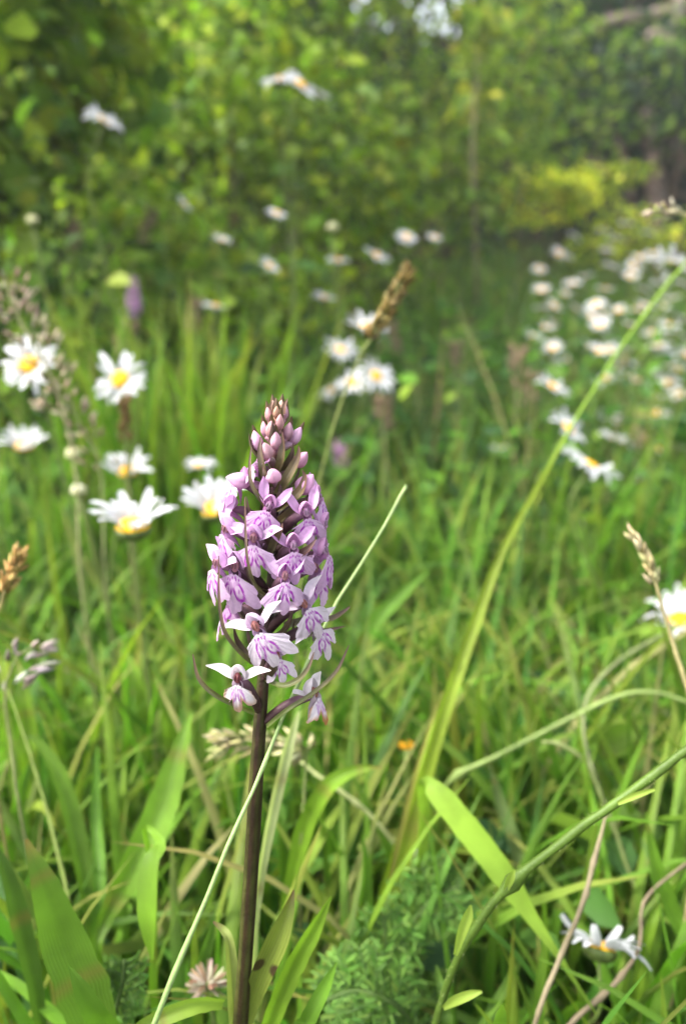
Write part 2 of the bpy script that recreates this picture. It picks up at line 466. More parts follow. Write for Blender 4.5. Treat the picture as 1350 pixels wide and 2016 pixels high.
def shrub(name, label, cat, cx, cy, z0, rad, nclump, per, lsize, cols, wts, stems=4, group=None, sig=.16, flat=.0, bark=(.07, .055, .035), trunk_r=.02, limb=True, hole=None):
    """woody plant: trunk(s), limbs to its leaf clumps and a crown of separate leaves. (cx, cy) root, crown centre z0 above ground, rad radii"""
    g0 = float(ground_z(cx, cy))
    base = np.array([cx, cy, g0])
    root = thing(name, label, cat, base, group)
    d = nrm(rng.normal(0, 1, (nclump, 3)))
    rr = (.45 + .55 * rng.random(nclump) ** .6)[:, None]
    cc = np.array([0, 0, z0]) + d * rr * np.asarray(rad)
    cc[:, 2] = np.maximum(cc[:, 2], .06)
    if hole is not None:
        cc = cc[~hole(cc + base)]
    k = np.repeat(np.arange(len(cc)), per); n = len(k)
    pos = cc[k] + rng.normal(0, 1, (n, 3)) * np.asarray(rad) * sig
    pos[:, 2] = np.maximum(pos[:, 2], .02)
    if hole is not None:
        ok = ~hole(pos + base); pos = pos[ok]; k = k[ok]; n = len(k)
    out = nrm(pos - np.array([0, 0, z0]))
    up = nrm(rng.normal(0, .5, (n, 3)) + out * .55 + np.array([0, -.1, .75]))
    dr = rng.normal(0, 1, (n, 3)) + out * .8; dr[:, 2] -= .4
    Ln = lsize * (.6 + .8 * rng.random(n))
    col = palette(n, cols, wts) * (1 + .22 * rng.normal(0, 1, len(cc))[k])[:, None]
    mb = MB(); mb.add(*leaf_arrays(pos, dr, up, Ln, Ln * (.5 + .3 * rng.random(n)), np.clip(col, .004, 1), .25, .2))
    mb.build('crown', M_LEAF, root)
    tops = cc[rng.choice(len(cc), min(len(cc), stems * 3), replace=False)]
    for i in range(stems):
        a = rng.random() * 6.3
        tp = tops[i]
        p0 = np.array([math.cos(a), math.sin(a), 0]) * trunk_r * 2.5 + np.array([0, 0, -.02])
        q, w = spline([p0, p0 * .6 + tp * .25 + np.array([0, 0, .1 * z0]), tp * .65 + rng.normal(0, .05, 3) * z0, tp], 12, [trunk_r, trunk_r * .8, trunk_r * .5, trunk_r * .2])
        b = MB().tube(q, np.maximum(w, .0015), jit(bark), 7).build('trunk', M_BARK, root)
        if limb:
            for tpp in tops[stems + 2 * i: stems + 2 * i + 2]:
                s = q[6]
                q2, w2 = spline([s, (s + tpp) / 2 + rng.normal(0, .06, 3) * z0, tpp], 9, [trunk_r * .5, trunk_r * .35, trunk_r * .12])
                MB().tube(q2, np.maximum(w2, .001), jit(bark), 6).build('limb', M_BARK, b)
    return root

def at(px, py, d):
    p = P(px, py, d); return float(p[0]), float(p[1]), float(p[2])

def hedge():
    S = shrub
    gap = lambda p: (p[:, 2] - CAM_H > .312 * p[:, 1]) & (np.abs(p[:, 0] - .09 * p[:, 1]) < .09 * p[:, 1]) & (rng.random(len(p)) < .95)
    # left bank
    S('hazel_bush', 'bright green broad leaved hazel bush on the bank above the cluster of daisies', 'bush', -.66, 1.16, .84, (.34, .30, .42), 80, 34, .06, [(.20, .30, .02), (.28, .35, .025), (.13, .23, .02), (.08, .15, .02)], [4, 3, 3, 2], 5, trunk_r=.012, hole=lambda p: p[:, 1] < .93)  # sunlit patches put into the lighter leaf colours
    S('bramble_bush', 'tangled bramble at the foot of the hazel bush', 'bramble', -.52, 1.30, .30, (.48, .35, .26), 70, 50, .032, G_MID + G_BRIGHT[:1], [3, 3, 2, 2, 2], 5, trunk_r=.006, bark=(.12, .07, .05))
    S('bramble_bush', 'low yellowish bramble sprawling in front of the dark hollow', 'bramble', -.25, 1.9, .50, (.42, .3, .38), 75, 55, .033, G_BRIGHT + G_MID[:2], [3, 2, 3, 2, 3, 3], 5, trunk_r=.006, bark=(.12, .07, .05))
    S('hawthorn_bush', 'rounded mid green bush filling the thicket left of centre', 'bush', -.62, 2.35, 1.25, (.65, .5, .75), 110, 60, .04, G_MID + G_BRIGHT[:2], [3, 3, 2, 2, 2, 1], 6, trunk_r=.02, hole=gap)
    S('thicket_shrub', 'small leaved green shrub with many thin twigs in the middle of the thicket', 'bush', .12, 2.7, .85, (.62, .5, .62), 100, 60, .033, G_MID + G_BRIGHT[:1], [3, 4, 1.5, 3, 1.5], 7, trunk_r=.012)
    S('blackthorn_bush', 'darker bluish green shrub standing behind the thicket', 'bush', .35, 3.7, 1.55, (.8, .6, .9), 95, 40, .055, G_DARK_SHADE + G_MID[:2], [2, 3, 1.5, 2, 2, 2], 7, trunk_r=.022, hole=gap)
    # right: recess, low yellow growth
    S('golden_shrub', 'low shrub coloured bright yellow behind the daisy drift', 'bush', .76, 3.05, .56, (.20, .14, .09), 36, 22, .034, G_YELLOW, [5, 3, 4, 1], 5, trunk_r=.006)
    S('yellow_green_shrub', 'small yellow green shrub beside the bright golden one', 'bush', 1.14, 3.1, .42, (.24, .2, .12), 22, 18, .034, G_YELLOW + G_BRIGHT[:2], [2, 2, 1, 2, 2, 2], 5, trunk_r=.006)
    S('yellow_green_shrub', 'small loose yellowish shrub between the golden one and the spreading bush', 'bush', 1.14, 3.3, .62, (.15, .12, .07), 14, 12, .032, G_YELLOW + G_BRIGHT[:2], [1, 1, .5, 2, 3, 2], 4, trunk_r=.006)
    S('spreading_bush', 'wide bush with level sprays of green leaves over a dark hollow', 'bush', 1.55, 3.9, 1.05, (.75, .45, .30), 70, 34, .05, G_DARK_SHADE + G_MID[:2], [2, 2, 1, 3, 2.5, 2], 6, trunk_r=.02, bark=(.13, .09, .07))
    # tall hedge trees behind; the sky shows through the thin gap between two of them
    S('maple_tree', 'tall field maple at the back with pale green hanging leaves', 'tree', -1.9, 4.2, 2.5, (1.3, .9, 2.2), 170, 40, .08, G_MID + G_BRIGHT[:2], [3, 3, 2, 2, 2, 1], 4, trunk_r=.05, hole=gap)
    S('hedge_tree', 'dense dark tree closing the hedge behind the middle shrubs', 'tree', -.35, 5.4, 2.6, (1.35, .8, 2.3), 180, 40, .08, G_DARK_SHADE + G_MID[:2], [3, 3, 2, 2, 1, .8], 4, trunk_r=.05, hole=gap)
    S('ash_tree', 'leafy tree beside the bright gap of sky', 'tree', 1.25, 5.6, 2.3, (1.2, .8, 1.9), 140, 40, .075, G_DARK_SHADE + G_MID[:2], [3, 3, 2, 2, .6, .4], 4, trunk_r=.05, hole=gap)
    S('shaded_tree', 'shaded blue green tree standing over the dark recess', 'tree', 2.7, 5.2, 3.0, (1.3, 1.0, 1.9), 130, 36, .08, G_DARK_SHADE, [3, 3, 2, 2], 5, trunk_r=.06, bark=(.16, .11, .10))
    # bare crooked tree leaning over the recess
    p = [np.array(at(a, b_, d)) for a, b_, d in ((1290, 330, 4.1), (1268, 200, 4.1), (1318, 105, 4.1), (1262, 98, 4.05), (1150, 70, 4.0), (1345, -40, 4.1))]
    fx, fy = p[0][0] + .05, p[0][1]; base = np.array([fx, fy, float(ground_z(fx, fy))])
    o = thing('bare_tree', 'bare greyish crooked tree leaning over the dark recess', 'tree', base)
    GB = (.20, .15, .13)
    q, w = spline([base - [0, 0, .03], (base + p[0]) / 2, p[0], p[1], p[2], p[5]], 40, [.07, .06, .05, .045, .04, .03]); MB().tube(q - base, w, GB, 9).build('trunk', M_BARK, o)
    for ctl, r0 in (([p[2], np.array(at(1290, 66, 4.05)), np.array(at(1255, 102, 4.0)), np.array(at(1205, 150, 4.0))], .035), ([np.array(at(1335, 20, 4.1)), np.array(at(1195, 42, 4.0)), np.array(at(1115, 80, 3.95)), np.array(at(1060, 92, 3.9))], .03),
                    ([p[1], np.array(at(1200, 215, 4.0)), np.array(at(1140, 190, 3.95))], .018), ([p[0], np.array(at(1215, 300, 4.0)), np.array(at(1150, 320, 3.95))], .014)):
        q, w = spline(ctl, 20, list(np.linspace(r0, r0 * .4, len(ctl)))); MB().tube(q - base, w, GB, 8).build('bough', M_BARK, o)
    mb = MB(); n = 52000
    x = rng.random(n) * 18 - 9; y = 6.8 + 3.0 * rng.random(n); z = ground_z(x, y) + (rng.random(n) ** .85) * (4.0 + .5 * np.sin(x * 1.3))
    pos = np.stack([x, y, z], -1)
    ok = ~gap(pos)
    pos = pos[ok]; n = len(pos)
    Ln = .17 + .15 * rng.random(n)
    mb.add(*leaf_arrays(pos, rng.normal(0, 1, (n, 3)), nrm(rng.normal(0, .6, (n, 3)) + np.array([0, -.3, .7])), Ln, Ln * .65, palette(n, G_DARK_SHADE, [3, 2, 4, .6])))
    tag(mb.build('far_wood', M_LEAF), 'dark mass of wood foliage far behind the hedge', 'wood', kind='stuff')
    # a slender sapling with yellowish drooping leaves
    x, y, z = at(935, 420, 1.75)
    g = float(ground_z(x, y))
    root = thing('sapling', 'slender sapling with drooping yellow green leaves against the dark hedge', 'sapling', (x, y, g))
    top = np.array(at(945, 20, 1.75)) - np.array([x, y, g])
    q, w = spline([[0, 0, -.01], [.01, 0, .3], [-.01, .01, .6], top], 24, [.005, .0045, .004, .0015])
    MB().tube(q, w, (.10, .09, .05), 7).build('trunk', M_BARK, root)
    n = 80
    k = rng.integers(18, 24, n); pos = q[k] + rng.normal(0, .03, (n, 3))
    dr = rng.normal(0, .7, (n, 3)); dr[:, 2] -= .7
    mb = MB(); Ln = .03 + .035 * rng.random(n)
    mb.add(*leaf_arrays(pos, dr, nrm(rng.normal(0, .4, (n, 3)) + np.array([0, -.8, .5])), Ln, Ln * .45, palette(n, [(.20, .26, .03), (.30, .32, .03), (.13, .2, .03)], [3, 2, 2])))
    mb.build('crown', M_LEAF, root)
hedge()

# ------------------------------------------------------------------ blades and stalks one can pick out
CAMDIR = lambda p: nrm(CP - p)

def rooted(pts, spread=.0):
    """add a foot on the ground below the last point"""
    last = np.asarray(pts[-1]); prev = np.asarray(pts[-2])
    d = last - prev
    x, y = last[0] + d[0] * .5 + spread, last[1] + .02
    gz = float(ground_z(x, y))
    if last[2] - gz < .012:
        return pts, False
    mid = last * .5 + np.array([x, y, gz]) * .5 + np.array([d[0] * .15, -.004, 0])
    return pts + [mid, np.array([x, y, gz - .004])], True

def px_path(path):
    return [P(a, b, d) for a, b, d, w in path], [w * d / FPX for a, b, d, w in path]

def blade_thing(label, path, col, tip=None, twist=.3, fold=.22, name='grass_shoot', cat='shoot', group=None, mat=None, cols=5, n=34, root=True):
    """path: (px, py, depth, width px) from tip to base"""
    pts, w = px_path(path)
    if root:
        pts, added = rooted(pts)
        if added:
            w = w + [w[-1] * .7, w[-1] * .5]
    q, ww = spline(pts, n, w)
    ww = np.maximum(ww * .9, .0003)
    t = np.linspace(0, 1, n)
    c = np.tile(jit(col, .05), (n, 1))
    if tip is not None:
        k = np.clip(1 - t / .10, 0, 1)[:, None] * .8; c = c * (1 - k) + np.asarray(tip) * k
    c = c * (1 + .10 * np.interp(np.arange(n), np.linspace(0, n, 8), rng.normal(0, 1, 8)))[:, None]
    for k0 in rng.integers(2, n - 2, 2):
        c[k0] = c[k0] * .55 + np.array([.20, .13, .04]) * .45
    base = q[-1]
    mb = MB().blade(q, ww * (1 + .03 * rng.normal(0, 1, n)), c, CAMDIR(q), twist + .25 * np.sin(np.linspace(0, 3, n) + rng.random() * 6), fold, cols)
    o = mb.build(name, mat or M_GRASS, None, base)
    o.location = base
    return tag(o, label, cat, group)

YG = (.15, .265, .02); BG = (.105, .22, .018); DG = (.08, .16, .02); PALE = (.30, .36, .16); STRAW = (.36, .31, .17); OLIVE = (.13, .14, .03)
TIPB = (.25, .15, .05)

def blades():
    B = blade_thing
    B('broad pointed leaf standing alone, wider than any grass blade around it', [(52, 1652, .235, 6), (86, 1735, .235, 52), (125, 1850, .238, 92), (168, 1960, .24, 108), (205, 2080, .245, 70)], (.10, .19, .018), TIPB, .12, .12, 'broad_leaf', 'leaf', cols=9)
    B('short pointed blade just right of the broad single leaf', [(136, 1902, .20, 3), (162, 1950, .20, 34), (195, 2010, .202, 48), (240, 2090, .21, 40)], BG, None, .2)
    B('wide slanting blade forking from a shared sheath with a narrower one', [(378, 1400, .33, 4), (352, 1480, .32, 40), (318, 1590, .31, 68), (262, 1710, .30, 62), (205, 1815, .295, 34), (190, 1900, .29, 24)], YG, None, .15)
    B('narrow upright blade forking from the sheath of the wide slanting one', [(192, 1470, .345, 4), (188, 1600, .33, 24), (196, 1720, .31, 28), (192, 1830, .30, 28), (188, 1930, .30, 22)], BG, None, .4)
    B('tall blade arching over at its tip left of the forked blades', [(52, 1450, .33, 3), (78, 1462, .33, 16), (118, 1530, .325, 34), (150, 1640, .32, 42), (178, 1790, .31, 38), (192, 1900, .305, 26)], (.13, .24, .02), None, .25)
    B('folded drooping blade that bends over and hangs down', [(300, 1890, .245, 6), (290, 1800, .245, 44), (296, 1700, .25, 42), (318, 1660, .255, 22), (285, 1630, .26, 12), (300, 1720, .265, 14), (302, 1880, .268, 18), (305, 1980, .27, 18)], YG, None, .2, .1)
    B('dark edged blade leaning at the left of the broad single leaf', [(-12, 1650, .26, 3), (18, 1730, .26, 30), (45, 1830, .262, 42), (70, 1940, .265, 34), (85, 2040, .27, 25)], DG, None, .3)
    B('slim fresh blade right of the orchid stem, sharp tipped and leaning right', [(652, 1765, .225, 3), (618, 1830, .225, 34), (575, 1910, .225, 46), (530, 2020, .225, 40), (510, 2100, .23, 30)], YG, None, .2)
    B('shorter sharp blade standing under the slim fresh one', [(662, 1895, .205, 3), (638, 1945, .205, 28), (605, 2010, .205, 36), (580, 2080, .21, 30)], BG, None, .3)
    B('blade lying almost level in front of the foot of the orchid', [(440, 1976, .213, 22), (390, 1978, .21, 36), (330, 1998, .208, 38), (275, 2030, .207, 34), (240, 2080, .21, 26)], (.17, .26, .03), None, .5)
    B('pale straw blade standing close behind the orchid stem', [(588, 1400, .27, 6), (565, 1480, .262, 26), (535, 1610, .255, 26), (512, 1740, .25, 20), (500, 1880, .25, 16)], (.34, .38, .16), None, .3)
    B('arching blade with a brown tip right of the pale straw one', [(752, 1510, .30, 3), (700, 1516, .30, 22), (645, 1548, .30, 36), (600, 1630, .305, 40), (575, 1740, .31, 34), (560, 1850, .315, 26)], YG, TIPB, .2)
    B('blurred pointed blade leaning behind the lowest withered blossom', [(845, 1122, .42, 4), (790, 1170, .42, 26), (735, 1230, .42, 34), (690, 1330, .42, 34), (660, 1460, .42, 28)], BG, None, .2)
    B('very long slanting blade sheathing a tall culm, rust coloured along its edge', [(1110, 868, .40, 4), (1000, 1060, .36, 16), (930, 1240, .345, 27), (878, 1390, .335, 31), (835, 1530, .33, 36), (790, 1680, .325, 52), (748, 1815, .32, 40), (735, 1900, .32, 26)], (.20, .27, .02), None, .3)
    B('thin rust brown blade pressed against the very long slanting one', [(870, 1360, .325, 4), (830, 1480, .322, 9), (800, 1590, .32, 11), (770, 1720, .318, 10), (745, 1850, .32, 8)], (.22, .20, .04), None, .3)
    B('wide pale green blade folded back at a knee and hanging to a thread', [(1172, 1995, .262, 4), (1100, 1885, .262, 14), (1050, 1812, .265, 30), (985, 1715, .268, 54), (915, 1625, .272, 58), (862, 1562, .278, 50), (832, 1545, .285, 26), (835, 1620, .30, 26), (820, 1760, .31, 24), (800, 1900, .315, 20)], (.20, .31, .035), None, .1, .12, n=48)
    B('fading blade standing behind the rough diagonal stalk', [(962, 1505, .36, 3), (985, 1580, .36, 24), (1018, 1680, .355, 30), (1030, 1790, .35, 26)], (.14, .21, .06), None, .3)
    B('green blade bending in beside the pale hooped stalk', [(1270, 1600, .30, 4), (1290, 1700, .30, 26), (1322, 1790, .30, 34), (1352, 1890, .30, 30)], BG, None, .3)
    B('broad ovate leaf on the bank right of the hooped stalks', [(1262, 1408, .42, 4), (1245, 1428, .42, 42), (1215, 1455, .42, 64), (1190, 1480, .42, 40), (1182, 1500, .42, 8), (1190, 1600, .42, 6)], YG, None, .2, .15, 'broad_leaf', 'leaf')
    B('upright bright blade in the gap right of the arching brown tipped one', [(712, 1640, .30, 3), (720, 1720, .30, 24), (705, 1830, .30, 30), (700, 1930, .30, 24)], BG, None, .5)
    B('dim blade rising left of the orchid stem near its foot', [(425, 1800, .27, 3), (410, 1860, .27, 24), (380, 1950, .27, 34), (355, 2050, .27, 28)], DG, None, .3)
    # the many blades that differ only in place
    spots = [(60, 1300, 1520, 40, .40), (120, 1380, 1600, 30, .42), (250, 1340, 1600, 34, .42), (300, 1260, 1500, 40, .45), (345, 1330, 1540, 34, .42), (400, 1260, 1500, 30, .45),
             (440, 1480, 1700, 30, .38), (620, 1340, 1600, 40, .42), (660, 1450, 1700, 36, .38), (705, 1280, 1520, 36, .45), (770, 1340, 1560, 26, .45), (905, 1400, 1600, 26, .45),
             (960, 1330, 1560, 26, .46), (1040, 1420, 1640, 30, .42), (1100, 1330, 1560, 26, .48), (1160, 1250, 1480, 30, .5), (1290, 1280, 1500, 30, .5), (1320, 1650, 1850, 34, .33),
             (15, 1480, 1700, 34, .36), (230, 1500, 1760, 28, .36), (560, 1560, 1800, 30, .34), (1250, 1750, 1960, 26, .32), (1080, 1720, 1920, 24, .34), (880, 1900, 2040, 26, .28)]
    for i, (x, y0, y1, w, d) in enumerate(spots):
        l = random.uniform(-70, 70); l2 = random.uniform(-.3, .7)
        B('bright green grass blade standing in the sward behind the orchid', [(x + l, y0, d + .01, 3), (x + l * .55, y0 + (y1 - y0) * .3, d, w * .8), (x + l * .2, y0 + (y1 - y0) * .65, d, w), (x, y1, d, w * .9)],
          random.choice([YG, BG, BG, DG, (.15, .25, .02)]), TIPB if i % 3 == 0 else None, l2, .25, group='broad grass blades in the sward')

def stalk_thing(name, label, cat, path, col, mat=M_STALK, col2=None, sides=8, n=40, group=None, root=True, part=None):
    pts, w = px_path(path)
    if root:
        pts, added = rooted(pts)
        if added:
            w = w + [w[-1], w[-1]]
    q, ww = spline(pts, n, w)
    ww = np.maximum(ww, .0004) * .5
    if name in ('grass_stalk', 'straw_stalk') and 'crossing' not in label:
        ww = ww * .68
    kink = np.cumsum(rng.normal(0, 1, (n, 3)), 0); kink -= np.linspace(0, 1, n)[:, None] * kink[-1]
    q = q + kink * .00012
    ww = ww * (1 + .06 * rng.normal(0, 1, n))
    for nd in rng.integers(4, n - 4, 2):
        ww[nd] *= 1.45
    c = np.tile(np.asarray(col, float), (n, 1)) * (1 + .16 * np.interp(np.arange(n), np.linspace(0, n, 9), rng.normal(0, 1, 9)))[:, None]
    if col2 is not None:
        k = np.linspace(1, 0, n)[:, None]; c = c * (1 - k) + np.asarray(col2) * k
    base = q[-1]
    if part is None:
        o = MB().tube(q, ww, c, sides).build(name, mat, None, base); o.location = base
        tag(o, label, cat, group)
        return o, q, ww, base
    o = thing(name, label, cat, base, group)
    MB().tube(q - base, ww, c, sides).build(part, mat, o)
    return o, q, ww, base

def spikelets(mb, q, n, spread, size, cols, ang=.5, s=.15):
    """narrow pointed glumes along a curve"""
    for i in range(n):
        k = rng.integers(0, len(q) - 1)
        t = nrm(q[k] - q[k + 1])
        off = rng.normal(0, 1, 3); off = nrm(off - t * (off @ t))
        p = q[k] + off * spread * (.3 + .7 * rng.random())
        d = nrm(t + off * ang * (.5 + rng.random()))
        L = size * (.7 + .6 * rng.random()); W = L * .30
        u = nrm(np.cross(d, rng.normal(0, 1, 3))); b = np.cross(d, u)
        ring = lambda r, h: [p + d * h + (u * math.cos(a) + b * math.sin(a)) * r for a in (0, 2.1, 4.2)]
        v = np.array([p] + ring(W * .5, L * .35) + ring(W * .4, L * .65) + [p + d * L])
        f3 = np.array([[0, 2, 1], [0, 3, 2], [0, 1, 3], [7, 4, 5], [7, 5, 6], [7, 6, 4]])
        f4 = np.array([[1, 2, 5, 4], [2, 3, 6, 5], [3, 1, 4, 6]])
        mb.add(v, [f3, f4], palette(1, cols, [1] * len(cols), s)[0])

def stalks():
    stalk_thing('grass_stalk', 'straight pale green stalk crossing in front of the orchid stem', 'grass stalk',
                [(796, 955, .235, 3), (792, 968, .235, 7), (735, 1075, .226, 6), (650, 1212, .212, 7), (575, 1370, .195, 8), (500, 1545, .178, 7), (420, 1730, .170, 9), (345, 1910, .165, 11), (275, 2090, .165, 12), (200, 2280, .168, 12)], (.20, .31, .10), M_STALK, (.22, .29, .11))
    # rough green stalk with small clasping leaves
    path = [(1420, 1432, .212, 17), (1350, 1478, .212, 18), (1240, 1560, .212, 18), (1130, 1640, .214, 18), (1000, 1748, .217, 19), (930, 1840, .22, 18), (885, 1940, .225, 17), (850, 2070, .23, 16)]
    o, q, ww, base = stalk_thing('hawkbit_stalk', 'rough green stalk with tiny leaves slanting across the lower meadow', 'stalk', path, (.06, .105, .012), part='stem')
    for pl in ([(1288, 1554, .209, 5), (1262, 1562, .209, 11), (1235, 1572, .210, 12), (1215, 1582, .211, 8)],
               [(1012, 1712, .212, 4), (1005, 1728, .213, 15), (998, 1745, .215, 12), (994, 1756, .216, 8)],
               [(926, 1782, .212, 5), (920, 1805, .213, 20), (908, 1838, .215, 18), (896, 1880, .219, 8)],
               [(948, 1952, .215, 5), (925, 1958, .216, 16), (895, 1970, .219, 18), (872, 1985, .224, 8)]):
        p, w = px_path(pl); qq, w2 = spline(p, 12, w)
        MB().blade(qq - base, w2, (.22, .30, .05), CAMDIR(qq), .2, .25, 5).build('leaf', M_LEAF, o)
    mb = MB()
    for i in range(160):                                            # stiff hairs
        k = rng.integers(1, len(q) - 2); t = nrm(q[k + 1] - q[k]); a = rng.normal(0, 1, 3); a = nrm(a - t * (a @ t))
        p = q[k] + (q[k + 1] - q[k]) * rng.random() + a * ww[k] * .9
        mb.tube(np.array([p, p + a * .0008 + t * .0002]) - base, [.00008, .00003], (.3, .36, .14), 3)
    tag(mb.build('stem_hair', M_STALK, o), kind='stuff')
    # tall culm above the long slanting blade, reaching the right edge
    stalk_thing('grass_culm', 'tall thin culm rising from the very long slanting blade', 'grass stalk',
                [(1372, 490, .47, 3), (1300, 575, .46, 5), (1200, 715, .44, 6), (1100, 880, .41, 8), (1000, 1062, .375, 10), (930, 1245, .352, 12), (850, 1460, .34, 18), (790, 1690, .332, 18), (750, 1860, .33, 16)], (.15, .25, .02), M_STALK)
    stalk_thing('grass_stalk', 'pale hooped stalk arching over beside the broad ovate leaf', 'grass stalk', [(1375, 1392, .36, 8), (1300, 1366, .36, 13), (1220, 1368, .36, 14), (1100, 1425, .36, 15), (980, 1488, .36, 14), (880, 1545, .37, 12), (840, 1650, .38, 10)], (.16, .22, .06), M_STALK)
    stalk_thing('grass_stalk', 'greyish stalk curving down from the pale hoop and kinking', 'grass stalk', [(1310, 1245, .40, 7), (1220, 1300, .39, 11), (1160, 1362, .38, 13), (1148, 1440, .37, 13), (1175, 1540, .36, 13), (1215, 1650, .36, 12), (1260, 1780, .36, 10)], (.18, .21, .09), M_STRAW)
    stalk_thing('grass_stalk', 'short hoop of stalk beneath the larger pale hoop', 'grass stalk', [(1065, 1462, .34, 9), (1105, 1470, .34, 13), (1150, 1505, .34, 13), (1185, 1580, .34, 12), (1225, 1690, .34, 11), (1270, 1830, .34, 10)], (.19, .23, .08), M_STRAW)
    stalk_thing('straw_stalk', 'dry pinkish straw leaning beneath the rough diagonal stalk', 'straw', [(1192, 1600, .27, 7), (1170, 1690, .266, 14), (1140, 1790, .26, 15), (1100, 1890, .257, 15), (1050, 2020, .25, 16)], (.22, .185, .11), M_STRAW)
    stalk_thing('straw_stalk', 'curved dry straw under the daisy with two tufts of petals', 'straw', [(1360, 1690, .30, 8), (1268, 1768, .29, 9), (1258, 1860, .28, 12), (1215, 1930, .27, 14), (1130, 2010, .26, 16), (1090, 2070, .26, 16)], (.20, .16, .10), M_STRAW)
    stalk_thing('straw_stalk', 'thin dry straw leaning behind the arching brown tipped blade', 'straw', [(580, 1490, .34, 8), (650, 1545, .33, 12), (720, 1600, .33, 13), (790, 1680, .33, 12), (850, 1770, .33, 10)], (.26, .29, .12), M_STRAW)
    stalk_thing('grass_stalk', 'slim dark green stalk leaning behind the broad single leaf', 'grass stalk', [(10, 1340, .33, 5), (55, 1470, .32, 8), (95, 1600, .31, 10), (125, 1720, .30, 12), (150, 1850, .29, 12), (165, 1950, .285, 12)], (.15, .2, .04), M_STALK)
    # grasses in flower
    def flowering(label, path, head_end, n, spread, size, cols, stalkcol, head='seed_head', ang=.5, name='seed_stalk', group=None):
        o, q, ww, base = stalk_thing(name, label, 'seed head', path, stalkcol, M_STRAW, part='culm', n=60, group=group)
        k = int(60 * head_end / (len(path) + 1))
        mb = MB(); spikelets(mb, q[:k] - base, n, spread, size, cols, ang)
        # the spikelets point to the tip: path runs from tip to base, so flip
        mb.build(head, M_STRAW, o)
        return o
    BR = [(.20, .15, .04), (.15, .105, .03), (.27, .21, .08)]
    PK = [(.36, .27, .20), (.28, .2, .15), (.42, .36, .24)]
    flowering('plump brown seed head on a slim stalk above the row of small daisies', [(800, 542, .36, 3), (775, 580, .36, 5), (750, 625, .36, 5), (728, 668, .36, 5), (706, 705, .36, 5), (660, 830, .365, 5), (620, 1000, .37, 5), (590, 1200, .37, 6)], 3.3, 170, .0022, .0062, BR, (.15, .18, .05), ang=.5)
    flowering('narrow dark brown seed head standing under the wide open daisy', [(247, 790, .50, 4), (248, 830, .50, 5), (250, 880, .50, 5), (255, 960, .50, 6), (262, 1120, .50, 6)], 2.1, 90, .0028, .006, [(.12, .07, .025), (.18, .11, .04)], (.14, .15, .05), ang=.4)
    flowering('loose pinkish panicle of grass leaning in beside the daisy with a pale centre', [(10, 545, .46, 4), (25, 600, .46, 4), (55, 660, .46, 5), (95, 730, .46, 5), (130, 820, .46, 5), (150, 950, .46, 5), (160, 1150, .46, 5)], 4, 110, .013, .0085, PK, (.22, .22, .1), ang=1.1)
    flowering('loose panicle with bead like spikelets hanging right of the white daisies', [(140, 790, .48, 4), (165, 850, .48, 4), (195, 905, .48, 4), (205, 990, .48, 4), (210, 1150, .48, 4)], 2.6, 34, .010, .008, PK, (.22, .24, .1), ang=1.0)
    flowering('greyish purple panicle of grass at the edge of the sward', [(70, 1270, .31, 3), (35, 1300, .31, 4), (15, 1360, .31, 5), (20, 1450, .31, 5), (40, 1600, .31, 6)], 2.6, 30, .009, .008, [(.30, .26, .26), (.38, .34, .30), (.26, .2, .2)], (.22, .24, .1), ang=1.0)
    flowering('ochre spike of grass slanting in just below the white daisy buds', [(36, 1098, .27, 4), (22, 1135, .27, 6), (5, 1180, .27, 7), (-20, 1260, .27, 7), (-30, 1400, .27, 7)], 2, 80, .0014, .005, [(.42, .28, .10), (.35, .22, .07)], (.25, .22, .08), ang=.4)
    flowering('cream spike of grass splitting at its tip beside the last daisy', [(1246, 1060, .27, 3), (1272, 1095, .27, 5), (1292, 1145, .27, 7), (1305, 1200, .27, 7), (1330, 1280, .27, 8), (1365, 1400, .27, 8), (1380, 1600, .275, 8)], 2.4, 26, .0009, .0062, [(.46, .40, .24), (.40, .36, .18)], (.34, .30, .14), ang=.35)
    flowering('level cream twig of seeds high against the dark hedge', [(1283, 414, .36, 3), (1310, 420, .36, 5), (1345, 424, .36, 6), (1385, 470, .36, 6), (1410, 640, .36, 6), (1425, 1000, .36, 6)], 2, 15, .0022, .0062, [(.42, .36, .24), (.46, .42, .30)], (.3, .28, .15), ang=.8)
    flowering('drooping straw coloured seed head lying level behind the orchid stem', [(435, 1462, .30, 4), (480, 1458, .30, 5), (530, 1462, .30, 5), (585, 1470, .30, 5), (603, 1480, .302, 5), (598, 1560, .305, 5), (590, 1700, .31, 6)], 4, 110, .0030, .007, [(.30, .30, .13), (.24, .24, .09), (.36, .33, .18)], (.24, .27, .1), ang=.4)
    for i, (x, y0, y1, d) in enumerate([(1010, 690, 1000, .95), (760, 790, 1000, .85), (340, 595, 840, .95), (190, 640, 830, .9), (900, 680, 900, 1.1), (1240, 820, 1050, .9), (830, 640, 820, 1.2), (1020, 740, 960, 1.0), (130, 440, 640, 1.0), (230, 420, 640, 1.1)]):
        l = random.uniform(-70, 70)
        flowering('reddish brown feathery grass head blurred in the deeper meadow', [(x + l, y0, d, 4), (x + l * .8, y0 + 40, d, 4), (x + l * .4, (y0 + y1) / 2, d, 4), (x, y1, d, 4)], 1.5, 60, .008, .010, [(.24, .16, .11), (.30, .22, .14), (.2, .13, .09)], (.2, .2, .09), ang=.6, group='reddish grass heads')
blades()
stalks()

